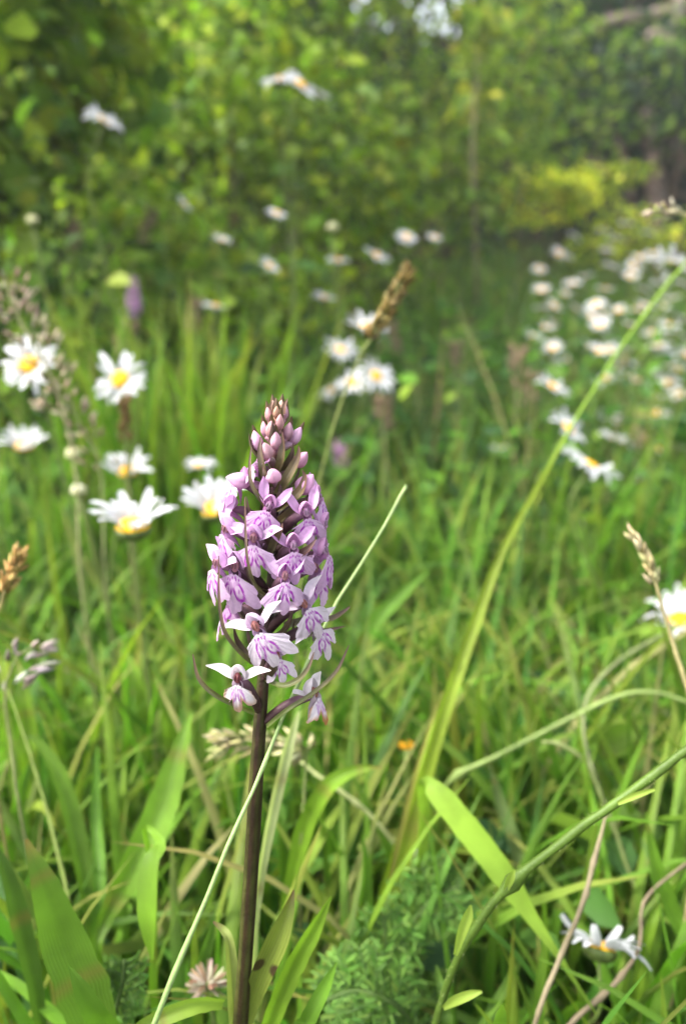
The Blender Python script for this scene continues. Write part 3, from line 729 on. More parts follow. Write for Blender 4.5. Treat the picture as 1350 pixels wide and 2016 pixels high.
# ------------------------------------------------------------------ feathery leaves at the foot of the picture
def feathery(label, path, size):
    pts, w = px_path(path); pts, _ = rooted(pts); q, _ = spline(pts, 36)
    base = q[-1]
    o = thing('yarrow_leaf', label, 'leaf', base)
    MB().tube(q - base, .0006, (.09, .15, .04), 5).build('midrib', M_LEAF, o)
    for i in range(1, 22):
        k = i; t = nrm(q[k] - q[k + 1]); s = nrm(np.cross(t, CAMDIR(q[k])))
        L = size * math.sin(math.pi * min(1, (i + 2) / 24)) ** .7
        for sg in (-1, 1):
            d = nrm(s * sg + t * .7 + rng.normal(0, .15, 3))
            m = 7
            pos, dr, up = [], [], []
            for j in range(m):
                p = q[k] + d * L * (j + .6) / m
                for s2 in (-1, 1):
                    pos.append(p); dr.append(nrm(d * .8 + t * s2 * .9 + rng.normal(0, .3, 3))); up.append(CAMDIR(p) + rng.normal(0, .5, 3))
            pos = np.array(pos); Ln = np.full(len(pos), L * .42) * (.6 + .6 * rng.random(len(pos)))
            mb = MB(); mb.add(*leaf_arrays(pos - base, np.array(dr), np.array(up), Ln, Ln * .26, palette(len(pos), [(.085, .18, .03), (.11, .21, .035)], [1, 1])))
            mb.tube(np.array([q[k], q[k] + d * L]) - base, [.0004, .0002], (.08, .15, .04), 4)
            mb.build('leaflet', M_LEAF, o)
feathery('feathery blue green leaf arching left of the rough diagonal stalk', [(905, 1745, .30, 1), (850, 1770, .30, 1), (790, 1860, .30, 1), (770, 1990, .30, 1)], .016)
feathery('upright feathery leaf beside the foot of the rough diagonal stalk', [(755, 1800, .29, 1), (760, 1870, .29, 1), (775, 1960, .29, 1), (780, 2050, .29, 1)], .014)
feathery('feathery leaf lying low between orchid and rough stalk', [(640, 1970, .27, 1), (700, 1950, .27, 1), (770, 1975, .27, 1), (820, 2040, .28, 1)], .015)
feathery('fine feathery leaf standing just left of the pale crossing stalk', [(245, 1890, .25, 1), (240, 1940, .25, 1), (225, 2000, .25, 1), (220, 2070, .25, 1)], .009)
feathery('dark feathery leaf spread beneath the wide folded blade', [(870, 1800, .32, 1), (840, 1870, .32, 1), (830, 1960, .32, 1), (850, 2060, .32, 1)], .016)

# ------------------------------------------------------------------ ox-eye daisies
def petal_mesh(L=.0168, W=.0047, curl=0.0, droop=.0, seed=0):
    r = np.random.default_rng(seed)
    n, c = 8, 5
    t = np.linspace(0, 1, n)
    prof = np.sin(np.clip(t * .86 + .10, 0, 1) * math.pi) ** .45
    u = np.linspace(-1, 1, c)
    v = np.zeros((n, c, 3))
    ln = L * (t[:, None] - .05 * (t[:, None] > .95) * (np.abs(u)[None] > .4) * r.random())
    z = curl * L * np.sin(t * math.pi * .9) - droop * L * t ** 2.2
    v[..., 0] = ln
    v[..., 1] = .5 * W * prof[:, None] * u[None] + .04 * W * np.sin(t * 3 + r.random() * 6)[:, None]
    v[..., 2] = z[:, None] + .10 * W * (np.cos(u * math.pi * 1.6)[None] * .5) + .16 * W * u[None] ** 2
    uv = np.stack(np.broadcast_arrays((u * .5 + .5)[None], t[:, None]), -1)
    return MB().grid(v, (.57, .58, .60), uv)

PETALS = []
for i, (cu, dr) in enumerate(((.05, .1), (.10, .25), (.0, -.15), (.12, .05), (.02, -.35), (.1, .5))):
    me = petal_mesh(curl=cu, droop=dr, seed=i).mesh('daisy_petal'); me.materials.append(M_DAISY); PETALS.append(me)

def dome(rx, h, col, col2, n=10, m=20, bump=.04, seed=1):
    r = np.random.default_rng(seed)
    th = np.linspace(0, math.pi / 2, n); ph = np.linspace(0, 2 * math.pi, m, endpoint=False)
    v = np.zeros((n, m, 3))
    k = 1 + bump * r.normal(0, 1, (n, m)); k[0] = 1
    v[..., 0] = rx * np.sin(th)[:, None] * np.cos(ph)[None] * k
    v[..., 1] = rx * np.sin(th)[:, None] * np.sin(ph)[None] * k
    v[..., 2] = h * np.cos(th)[:, None] * k - h * .18 * np.exp(-(np.sin(th)[:, None] / .35) ** 2)
    w = (np.sin(th) ** 2)[:, None, None]
    c = (np.asarray(col)[None, None] * (1 - w) + np.asarray(col2)[None, None] * w) * (1 + .1 * r.normal(0, 1, (n, m, 1)))
    return MB().grid(v, c, closed=True)
DISC_ME = dome(.0078, .0042, (.62, .30, .008), (.78, .44, .010), 14, 30, .05).mesh('daisy_disc'); DISC_ME.materials.append(M_DISC)
def cup_mesh():
    th = np.linspace(0, 1, 7); ph = np.linspace(0, 2 * math.pi, 18, endpoint=False)
    rr = np.array([.0015, .0045, .0072, .0086, .0089, .0084, .0070]); zz = np.array([-.0062, -.0058, -.0045, -.0025, -.0008, .0003, .0006])
    v = np.zeros((7, 18, 3)); v[..., 0] = rr[:, None] * np.cos(ph); v[..., 1] = rr[:, None] * np.sin(ph); v[..., 2] = zz[:, None]
    c = np.array([.09, .13, .03])[None, None] * (1 - .35 * (np.arange(18) % 2))[None, :, None] * np.ones((7, 18, 1))
    return MB().grid(v, c, closed=True).mesh('daisy_cup')
CUP_ME = cup_mesh(); CUP_ME.materials.append(M_STALK)

def ring_mesh(cup, seed, n=20):
    r = np.random.default_rng(seed); mb = MB()
    for i in range(n):
        if r.random() < .06: continue
        a = 2 * math.pi * i / n + r.normal(0, .05); e = cup + r.normal(0, .12); s = 1 + r.normal(0, .07)
        p = petal_mesh(curl=.06, droop=r.normal(.1, .15), seed=seed * 31 + i)
        M = Matrix.Rotation(a, 4, 'Z') @ Matrix.Translation((.0062, 0, .0006)) @ Matrix.Rotation(-e, 4, 'Y') @ Matrix.Scale(s, 4)
        m = np.array(M); v = p.v[0] @ m[:3, :3].T + m[:3, 3]
        mb.add(v, p.f, p.c[0], p.uv[0])
    me = mb.mesh('daisy_corolla'); me.materials.append(M_DAISY)
    return me
RINGS = [ring_mesh(c, 5 + i) for i, c in enumerate((.05, .25, .45, -.15, .15, .35))]

def cam_normal(right, up, toward):
    v = CR * right + CU * up - CF * toward
    return Vector(nrm(v))

def frame(normal, spin):
    q = normal.to_track_quat('Z', 'Y')
    return q.to_matrix().to_4x4() @ Matrix.Rotation(spin, 4, 'Z')

def daisy(px, py, d, nvec, label, size=1.0, petals=None, cup=.15, spin=0.0, group=None, foot=None, near=False, skip=(), bend=.03, gap=(), extra=()):
    """(px, py): centre of the disc; petals listed one by one for near flowers"""
    head = P(px, py, d)
    N = cam_normal(*nvec)
    fx = head[0] + rng.normal(0, bend) - N.x * .03 if foot is None else foot[0]
    fy = head[1] + abs(rng.normal(.0, bend)) - N.y * .02 if foot is None else foot[1]
    gz = float(ground_z(fx, fy)); base = np.array([fx, fy, gz])
    o = thing('daisy', label, 'daisy', base, group)
    back = head - np.array(N) * .0055 * size
    L = np.linalg.norm(back - base)
    q, _ = spline([back, back - np.array(N) * .14 * L * .5 - np.array([0, 0, .08 * L]), base * .55 + back * .45 + np.array([rng.normal(0, .012), rng.normal(0, .012), 0]), base - np.array([0, 0, .004])], 20)
    MB().tube(q - base, np.linspace(.0009, .0015, 20) * size, np.linspace(1, .8, 20)[:, None] * np.array([[.12, .17, .04]]), 7).build('stem', M_STALK, o)
    M = Matrix.Translation(Vector(head - base)) @ frame(N, spin) @ Matrix.Scale(size, 4)
    link('disc', DISC_ME, o, M)
    link('calyx', CUP_ME, o, M)
    if near:
        n = round((petals or 20) * .92)
        for i in range(n):
            if i in skip: continue
            a = 2 * math.pi * i / n + rng.normal(0, .045)
            w3 = np.array((frame(N, spin) @ Matrix.Rotation(a, 4, 'Z')).to_3x3() @ Vector((1, 0, 0)))
            ia = math.degrees(math.atan2(w3 @ CU, w3 @ CR)) % 360
            if any(g0 <= ia <= g1 for g0, g1 in gap): continue
            a = a; e = cup + rng.normal(0, .10)
            s = 1 + rng.normal(0, .11)
            link('petal', random.choice(PETALS), o, M @ Matrix.Rotation(a, 4, 'Z') @ Matrix.Translation((.0062, 0, .0006)) @ Matrix.Rotation(-e, 4, 'Y') @ Matrix.Rotation(rng.normal(0, .18), 4, 'X') @ Matrix.Diagonal((s, 1 + rng.normal(.1, .1), s, 1)))
        for ea, es, ew in extra:
            want = Vector(CR * math.cos(R(ea)) + CU * math.sin(R(ea))); loc = frame(N, spin).to_3x3().inverted() @ want; a = math.atan2(loc.y, loc.x)
            link('petal', PETALS[0], o, M @ Matrix.Rotation(a, 4, 'Z') @ Matrix.Translation((.0062, 0, .0010)) @ Matrix.Rotation(-.12, 4, 'Y') @ Matrix.Diagonal((es, ew, 1, 1)))
    else:
        k = min(range(len(RINGS)), key=lambda j: abs((.05, .25, .45, -.15, .15, .35)[j] - cup) + random.random() * .15)
        link('corolla', RINGS[k], o, M)
    return o

def daisies():
    D = lambda px, d=None, w=None: None
    dep = lambda w, s=1.0: .045 * s * FPX / w
    N = dict(near=True)
    daisy(238, 748, .53, (-.08, .25, 1), 'wide open daisy showing its whole orange disc, one long petal raised', size=.88, petals=17, cup=.05, gap=((105, 142),), extra=((128, 1.45, 1.25), (84, 1.15, 1.1)), **N)
    daisy(58, 720, .49, (-.05, .42, 1), 'full white daisy with a pale centre crossed by a grass panicle', size=.93, petals=18, cup=.05, **N)
    daisy(262, 1038, .375, (.02, 1.0, .40), 'large daisy with fan of upright petals and orange disc low in front', size=1.05, petals=21, cup=.85, gap=((225, 315), (62, 80)), **N)
    daisy(252, 930, .60, (0, 1.0, .6), 'smaller daisy with raised petals right above the large fan shaped one', petals=18, cup=.7, gap=((230, 310), (80, 98)), **N)
    daisy(424, 1003, .43, (-.25, .9, .55), 'half open cup shaped daisy beside the upper blossoms of the orchid', petals=17, cup=.95, gap=((240, 300),), **N)
    daisy(392, 918, .60, (0, 1, .4), 'small daisy seen from the side above the cup shaped one', size=.62, cup=.25, petals=20, **N)
    daisy(48, 880, .62, (.1, .9, .5), 'daisy with orange disc at its lower edge below the full white one', petals=17, cup=.7, gap=((240, 300),), **N)
    daisy(1160, 918, .56, (.45, .85, .25), 'long tilted daisy on edge, largest of those near the tall culm', petals=22, cup=.05, **N)
    daisy(1340, 1222, .46, (-.25, .9, .5), 'bright daisy with yellow disc behind the cream split spike', petals=20, cup=.5, **N)
    daisy(1180, 1868, .285, (.2, .9, -.38), 'daisy low in the grass with its petals parted into two tufts', size=.74, petals=24, cup=.32, gap=((78, 112), (235, 305)), foot=(.105, .32), **N)
    daisy(740, 742, .83, (.5, .55, .8), 'daisy leaning right in the row under the plump seed head', petals=20, cup=.15, **N)
    daisy(695, 755, .88, (-.1, .7, .7), 'daisy facing up in the row under the plump seed head', petals=20, cup=.2, **N)
    daisy(655, 768, 1.05, (-.6, .7, .4), 'small daisy turned left in the row under the plump seed head', cup=.15, petals=20, **N)
    daisy(670, 690, .95, (.3, .8, .7), 'daisy just left of the plump seed head, tilted to face up', petals=20, cup=.1, **N)
    daisy(722, 645, .78, (.1, .85, .55), 'daisy half hidden by the plump seed head', petals=21, cup=.15, **N)
    daisy(1117, 845, .74, (.55, .6, .5), 'daisy on edge touching the tall culm above the long tilted one', petals=20, cup=.05, **N)
    daisy(1085, 762, .85, (.4, .8, .5), 'daisy with yellow centre showing, alone left of the tall culm', petals=20, cup=.1, **N)
    daisy(1212, 868, .86, (.35, .9, .3), 'daisy lying flat on edge right of the tall culm', petals=20, cup=.05, **N)
    daisy(1322, 522, .72, (.35, .9, .1), 'daisy seen edge on above the drift, beneath the level cream twig', petals=20, cup=.1, **N)
    daisy(205, 240, .82, (.5, .6, .35), 'ragged daisy high on the bank against the hazel leaves', petals=18, cup=.3, **N)
    daisy(550, 158, .90, (-.35, .8, .6), 'daisy high against the hedge, left one of a touching pair', petals=20, cup=.15, **N)
    daisy(592, 168, .86, (.5, .6, .6), 'daisy high against the hedge, drooping partner of the left one', petals=20, cup=-.1, **N)
    daisy(626, 186, 1.3, (.4, .8, .3), 'tiny daisy tucked beside the touching pair', cup=.3)
    g = 'daisies scattered before the thicket'
    before = [(638, 587, 50, (.2, .9, .5), 'small daisy up and left of the one half hidden by the plump seed head'), (425, 602, 55, (.15, .95, .35), 'lone daisy on edge above the bright clump of tall grass'),
              (665, 512, 48, (.1, .9, .5), 'small daisy next to a larger leaning one before the thicket'), (740, 504, 58, (.4, .8, .5), 'leaning daisy, largest of the few before the thicket'),
              (800, 467, 44, (.2, .6, .8), 'roundish daisy facing out, beside a fainter one before the thicket'), (855, 467, 32, (.2, .7, .6), 'faintest small daisy before the thicket near the sapling foot'),
              (545, 420, 42, (.3, .7, .6), 'small daisy standing alone below the pale green bud row'), (530, 524, 42, (.5, .5, .6), 'narrow daisy turned sideways beneath a similar one'),
              (437, 474, 42, (.3, .85, .5), 'dim flat daisy above the lone one over the grass clump'), (362, 403, 38, (.75, .5, .3), 'narrow daisy turned on edge before the brambles'),
              (985, 880, 42, (0, .95, .3), 'small flat daisy alone in the grass left of the tall culm'), (1030, 938, 42, (.3, .8, .5), 'small daisy close left of the tall culm, below a flat one'),
              (970, 1080, 52, (.1, .9, .4), 'daisy low beside the thick part of the tall culm'), (1135, 1033, 56, (.1, .98, .2), 'daisy seen edge on beneath the long tilted one')]
    for (x, y, w, nv, lab) in before:
        dd = min(dep(w), .90 if x < 600 else 1.02)
        daisy(x, y, dd, nv, lab, size=w * dd / (FPX * .045), cup=random.choice([.05, .2, .3]), group=g)
    g = 'drift of daisies on the far slope'
    pts = [(1062, 530), (1065, 572), (1100, 500), (1112, 502), (1130, 467), (1188, 455), (1232, 440), (1258, 507), (1296, 560), (1110, 580), (1135, 612), (1172, 600), (1216, 612), (1160, 685), (1178, 692), (1230, 710),
           (1272, 727), (1290, 632), (1336, 662), (1190, 568), (1240, 640), (1152, 546), (1200, 526), (1346, 632), (1266, 572), (1302, 602), (1342, 560), (1285, 500), (1240, 545), (1125, 560), (1310, 700), (1335, 730), (1282, 655),
           (1318, 640), (1255, 610), (1292, 886), (1312, 848), (1335, 775), (1332, 985), (1298, 660), (1210, 470), (1275, 460), (1320, 590), (1180, 640), (1350, 700)]
    while len(pts) < 76:
        a_, b_ = random.uniform(1045, 1350), random.triangular(445, 1010, 620)
        if b_ > 420 + (1350 - a_) * .42 - 40 and (b_ < 740 or a_ > 1180) and all((a_ - c_) ** 2 + (b_ - d_) ** 2 > 260 for c_, d_ in pts): pts.append((a_, b_))
    for (x, y) in pts:
        w = 30 + 22 * max(0, (y - 440)) / 400 + random.uniform(-3, 5)
        daisy(x, y, dep(w), (random.uniform(-.3, .6), random.uniform(.5, .95), random.uniform(.1, .7)), 'white daisy among many in the drift on the sloping meadow', cup=random.choice([.05, .2, .3]), group=g)
    # unopened heads
    def bud(px, py, d, r, label, col=(.62, .58, .38)):
        head = P(px, py, d); fx, fy = head[0] + .015, head[1] + .02
        base = np.array([fx, fy, float(ground_z(fx, fy))])
        o = thing('daisy_bud', label, 'flower bud', base)
        q, _ = spline([head - [0, 0, r * .8], head * .5 + base * .5 + [.006, 0, 0], base - [0, 0, .004]], 14)
        MB().tube(q - base, .0012, (.13, .17, .04), 6).build('stem', M_STALK, o)
        mb = dome(r, r * 1.0, col, (.50, .50, .28), 10, 16, .05, int(px))
        mb.v = [v + (head - base) for v in mb.v]; mb.build('bud_head', M_DAISY, o)
        b2 = dome(r, -r * .75, (.12, .15, .05), (.20, .22, .08), 8, 16, .03, int(px))
        b2.v = [v + (head - base) for v in b2.v]; b2.build('calyx', M_STALK, o)
    bud(145, 896, .50, .0055, 'round cream bud on a thin stalk beside the daisies', (.62, .56, .34))
    bud(156, 968, .50, .0052, 'whitish bud below the round cream one', (.70, .68, .56))
    bud(65, 436, .85, .0068, 'pale yellow bud high in the bramble growth', (.62, .60, .30))
    bud(655, 450, .95, .0080, 'pale green bud among the daisies before the thicket', (.50, .50, .30))
    bud(818, 1682, .33, .0028, 'tiny white bud low down left of the wide folded blade', (.72, .72, .70))
    # yellow hawkbit just opening
    head = P(800, 1476, .36); base = np.array([head[0] - .004, head[1] + .02, 0.0]); base[2] = float(ground_z(base[0], base[1]))
    o = thing('hawkbit_flower', 'small orange yellow flower on edge beside the rust edged blade', 'flower', base)
    q, _ = spline([head, head * .5 + base * .5 + [.004, 0, 0], base - [0, 0, .004]], 14); MB().tube(q - base, .0011, (.13, .18, .04), 6).build('stem', M_STALK, o)
    for i in range(22):
        a = rng.random() * 6.3; dv = nrm(np.array([math.cos(a) * .9 - .3, math.sin(a) * .6, .5 + .4 * rng.random()]))
        p = head - base; qq, w2 = spline([p, p + dv * .0025, p + dv * .0048], 5, [.0004, .0010, .0005])
        MB().blade(qq, w2, (.62, .33, .015), (0, -1, .6), 0, .1, 3).build('petal', M_DAISY, o)
    # fading clover head
    head = P(408, 1938, .26); base = np.array([head[0], head[1] + .015, 0.0]); base[2] = float(ground_z(base[0], base[1]))
    o = thing('clover_flower', 'faded brownish white clover head left of the orchid foot', 'flower', base)
    q, _ = spline([head, head * .5 + base * .5 + [.004, 0, 0], base - [0, 0, .004]], 14); MB().tube(q - base, .0009, (.12, .17, .04), 6).build('stem', M_STALK, o)
    for i in range(46):
        dv = rng.normal(0, 1, 3); dv[2] = dv[2] * .7 + .35; dv = nrm(dv); p = head - base + dv * .001
        qq, w2 = spline([p, p + dv * .004, p + dv * .0066 + [0, 0, .0004]], 5, [.0007, .0016, .0006])
        MB().blade(qq, w2, jit((.50, .42, .33) if i % 3 else (.34, .22, .14), .1), rng.normal(0, 1, 3), 0, .35, 3).build('floret', M_DAISY, o)
daisies()

# ------------------------------------------------------------------ the orchid
MM = .001
LIL = np.array([.53, .31, .53]); PALEL = np.array([.60, .49, .61]); WHITE = np.array([.61, .56, .585]); PURP = np.array([.29, .015, .34]); PINK = np.array([.56, .27, .42])

def lip_mesh(seed, base, mid, notch, edge, length=9.4, tone=1.0, brown=0.0, deep=0.0):
    """three lobed lip in flower coordinates: x right, z up, -y forward; loops of pigment in the vertex colours"""
    r = np.random.default_rng(seed)
    na, nr = 61, 34
    ph = np.linspace(-R(61), R(61), na); rr = np.linspace(0.06, 1, nr)
    Bp = length * (1 - .42 * sstep(R(36), R(62), np.abs(ph))) * (1 + .06 * sstep(R(18), R(34), np.abs(ph)))
    nt = notch * np.exp(-((np.abs(ph) - R(17)) / R(6.5)) ** 2)
    Rm = Bp * (.95 - nt) + mid * np.exp(-(ph / R(8.5)) ** 2)
    teeth = r.normal(0, 1, 18); k = np.linspace(0, 17, na)
    Rm = Rm + edge * np.interp(k, np.arange(18), teeth)
    A, Q = np.meshgrid(ph, rr, indexing='ij')
    rad = Rm[:, None] * Q
    x = rad * np.sin(A); dn = rad * np.cos(A)
    # pigment: two open loops, dashes inside them and dots towards the throat
    def ell(cx, cd, a, b, tilt):
        X = x - cx; Dd = dn - cd
        c, s_ = math.cos(tilt), math.sin(tilt)
        u = X * c + Dd * s_; v = -X * s_ + Dd * c
        return np.abs(np.sqrt((u / a) ** 2 + (v / b) ** 2) - 1) * (a * .75 + b * .25), u / a, v / b
    j = lambda sd: r.normal(0, sd)
    ink = np.zeros_like(x)
    kk = length / 8.2
    for sg in (-1, 1):
        e, u, v = ell(sg * (1.28 + j(.10)) * kk, (4.0 + j(.12)) * kk, (.86 + j(.08)) * kk, (1.75 + j(.15)) * kk, -sg * (.30 + j(.06)))
        gapm = sstep(-.95, -.55, v + .3 * sg * u)
        ink = np.maximum(ink, (1 - sstep(.20, .44, e + .06 * np.sin(v * 7 + seed))) * (.35 + .65 * gapm))
        d2 = np.hypot((x - sg * (1.15 + j(.12)) * kk), (dn - (3.6 + j(.3)) * kk) * .30)
        ink = np.maximum(ink, .75 * (1 - sstep(.10, .28, d2)))
        for q in range(3):
            d2 = np.hypot(x - sg * (.35 + .5 * q + j(.08)), (dn - (1.5 + .12 * q + j(.2))) * .5)
            ink = np.maximum(ink, .95 * (1 - sstep(.12, .28, d2)))
    d3 = np.hypot(x - j(.1), (dn - 3.3 * kk) * .40); ink = np.maximum(ink, .8 * (1 - sstep(.10, .28, d3)))
    ink = ink * tone
    base = np.asarray(base)
    light = np.exp(-((x / 2.6) ** 2 + ((dn - 3.2) / 3.0) ** 2))[..., None]
    col = base * (1 - .5 * light) + np.array([.66, .55, .66]) * .5 * light
    col = col * (1 - ink[..., None]) + PURP * ink[..., None]
    if brown:
        w = (brown * sstep(.62, 1.0, Q + .12 * np.sin(A * 5 + seed)))[..., None]
        col = col * (1 - w) + np.array([.36, .17, .06]) * w
    # shape
    tilt = R(2)
    bulge = -.06 * dn ** 1.0 * np.cos(np.clip(x / 5.5, -1, 1) * 1.57)
    y = bulge + .050 * x ** 2 * (1 + deep) + .25 * np.sin(A * 7 + seed) * Q ** 3 + .16 * r.normal(0, 1, na)[:, None] * Q ** 2
    yy = -dn * math.sin(tilt) * .9 + .030 * dn ** 2 + y
    zz = -dn * math.cos(tilt)
    v = np.stack([x, yy - .6, zz - .2], -1) * MM
    me = MB().grid(v, col).mesh('lip'); me.materials.append(M_PETAL)
    return me

def leaflet(pts, w, col, face, twist=0, fold=.25, cols=7, n=16, tipcol=None, mb=None):
    q, ww = spline(np.asarray(pts, float) * MM, n, np.asarray(w, float) * MM)
    c = np.tile(np.asarray(col, float), (n, 1)) * (1 + .04 * rng.normal(0, 1, (n, 1)))
    if tipcol is not None:
        k = np.linspace(0, 1, n)[:, None] ** 2; c = c * (1 - k) + np.asarray(tipcol) * k
    return (mb or MB()).blade(q, np.maximum(ww, .00008), c, face, twist, fold, cols)

def hood_mesh(col, colm, columncol):
    """dorsal sepal and two petals closing to a hood, with the column under it"""
    mb = MB()
    T = nrm(np.array([0, -.62, .78])); U = nrm(np.array([0, .78, .62])); X = np.array([1.0, 0, 0])
    th = np.linspace(0.02, R(128), 18); az = np.linspace(-R(118), R(118), 33)
    TH, AZ = np.meshgrid(th, az, indexing='ij')
    tipk = 1 + .22 * np.exp(-(TH / R(22)) ** 2)
    lobe = 1 + .05 * np.cos(AZ * 3.0)
    v = (np.array([0, .5, 2.2]) + (np.cos(TH) * 2.9 * tipk)[..., None] * T + (np.sin(TH) * 2.05 * lobe)[..., None] * (np.cos(AZ)[..., None] * U + np.sin(AZ)[..., None] * X))
    seam = np.exp(-((np.abs(AZ) - R(52)) / R(5)) ** 2)[..., None]
    k = np.clip(np.cos(TH) * .5 + .5, 0, 1)[..., None]
    cc = (np.asarray(col) * (1 - .5 * k) + np.asarray(colm) * .5 * k) * (1 - .16 * seam)
    mb.grid(v * MM, cc)
    # column with two pollen pockets
    th = np.linspace(0, math.pi, 9); ph = np.linspace(0, 2 * math.pi, 12, endpoint=False)
    v = np.zeros((9, 12, 3)); v[..., 0] = .95 * np.sin(th)[:, None] * np.cos(ph); v[..., 1] = .9 * np.sin(th)[:, None] * np.sin(ph) - .1; v[..., 2] = 1.5 * np.cos(th)[:, None] + 1.3
    mb.grid(v * MM, columncol, closed=True)
    for s in (-1, 1):
        v2 = np.zeros((7, 10, 3)); t2 = np.linspace(0, math.pi, 7); p2 = np.linspace(0, 2 * math.pi, 10, endpoint=False)
        v2[..., 0] = .32 * np.sin(t2)[:, None] * np.cos(p2) + s * .42; v2[..., 1] = .35 * np.sin(t2)[:, None] * np.sin(p2) - .95; v2[..., 2] = .85 * np.cos(t2)[:, None] + 1.5
        mb.grid(v2 * MM, np.asarray(columncol) * .55, closed=True)
    # mouth of the spur
    v3 = np.zeros((6, 12, 3)); t3 = np.linspace(0, 1, 6); p3 = np.linspace(0, 2 * math.pi, 12, endpoint=False)
    rr = np.array([1.35, 1.25, 1.0, .9, .7, .15]); yy = np.array([-.7, -.3, .4, 1.6, 3.4, 5.2]); zz = np.array([-.2, -.2, -.3, -.9, -2.4, -4.6])
    v3[..., 0] = rr[:, None] * np.cos(p3); v3[..., 1] = yy[:, None]; v3[..., 2] = zz[:, None] + rr[:, None] * np.sin(p3)
    mb.grid(v3 * MM, np.asarray(col) * np.array([.8, .7, .8]), closed=True)
    me = mb.mesh('flower'); me.materials.append(M_PETAL)
    return me

def sepal_mesh(side, col, up=.45, length=8.0, w=3.3, tip=None):
    s = side
    me = leaflet([(s * .9, 1.3, .8), (s * 2.8, 1.2, 1.4 + up * 1.5), (s * (5.2 - 1.6 * max(0, up - .6)), .6 + 1.2 * up, 1.6 + up * 4), (s * (length - 3.2 * max(0, up - .6)), -.2 + 1.4 * up, 1.4 + up * 6)], [1.5, w, w * .95, .25], col, (0, -1, .35), s * .35, .3, tipcol=tip).mesh('sepal')
    me.materials.append(M_PETAL); return me

STY = {}
def style(name, base, hood, sep, column, lips, up, slen=8.0, sw=3.3, tip=None, hoodm=None):
    STY[name] = dict(hood=hood_mesh(hood, hoodm if hoodm is not None else hood, column), lips=[lip_mesh(**l) for l in lips],
                     sep=[(sepal_mesh(-1, sep, u, slen, sw, tip), sepal_mesh(1, sep, u, slen, sw, tip)) for u in up])
var = lambda n, s0, base, mid, notch, edge, **k: [dict(seed=s0 + i, base=base * (1 + .05 * math.sin(i * 2.1)), mid=mid * (.8 + .15 * i), notch=notch * (.75 + .2 * i), edge=edge * (.85 + .15 * i), length=k.get('length', 9.4) * (1 + .06 * math.sin(i * 1.7 + 1)), tone=k.get('tone', 1.0)) for i in range(n)]
style('young', LIL, PINK * .4 + LIL * .65, LIL, (.55, .33, .5), var(5, 11, LIL * .9 + PALEL * .1, 1.1, .25, .42), (.75, 1.25), 7.0, 3.0)
style('full', LIL * .6 + PALEL * .4, LIL * .8 + PALEL * .25, LIL * .5 + PALEL * .5, (.42, .2, .24), var(4, 31, LIL * .6 + PALEL * .4, 1.3, .36, .52), (.45, 1.0), 7.8, 3.0)
style('pale', PALEL, PALEL * .95, PALEL * 1.03, (.42, .17, .15), var(3, 51, PALEL * .5 + WHITE * .5, 1.2, .40, .65, tone=.95), (.05, .5), 8.6, 2.6, WHITE)
style('old', WHITE, WHITE * .97, WHITE, (.22, .06, .07), [dict(seed=7, base=WHITE, mid=1.5, notch=.34, edge=.35, length=7.2, tone=.7, brown=.75, deep=.5)], (.15, .4), 8.8, 2.5, WHITE)
style('withered', WHITE, WHITE * .9, WHITE * .97, (.30, .14, .1), [dict(seed=8, base=WHITE * .95, mid=1.0, notch=.3, edge=.45, length=6.4, tone=.5, brown=1.0, deep=3.5)], (.5, .9), 7.5, 2.5, WHITE)

STEM_D = .190
stem_px = [(545, 795, .1905, 8), (542, 880, .1905, 15), (540, 980, .190, 18), (538, 1090, .190, 20), (530, 1200, .190, 22), (521, 1300, .190, 24), (513, 1400, .191, 27), (505, 1520, .194, 30), (496, 1680, .200, 31), (485, 1850, .206, 31), (472, 2030, .214, 32)]

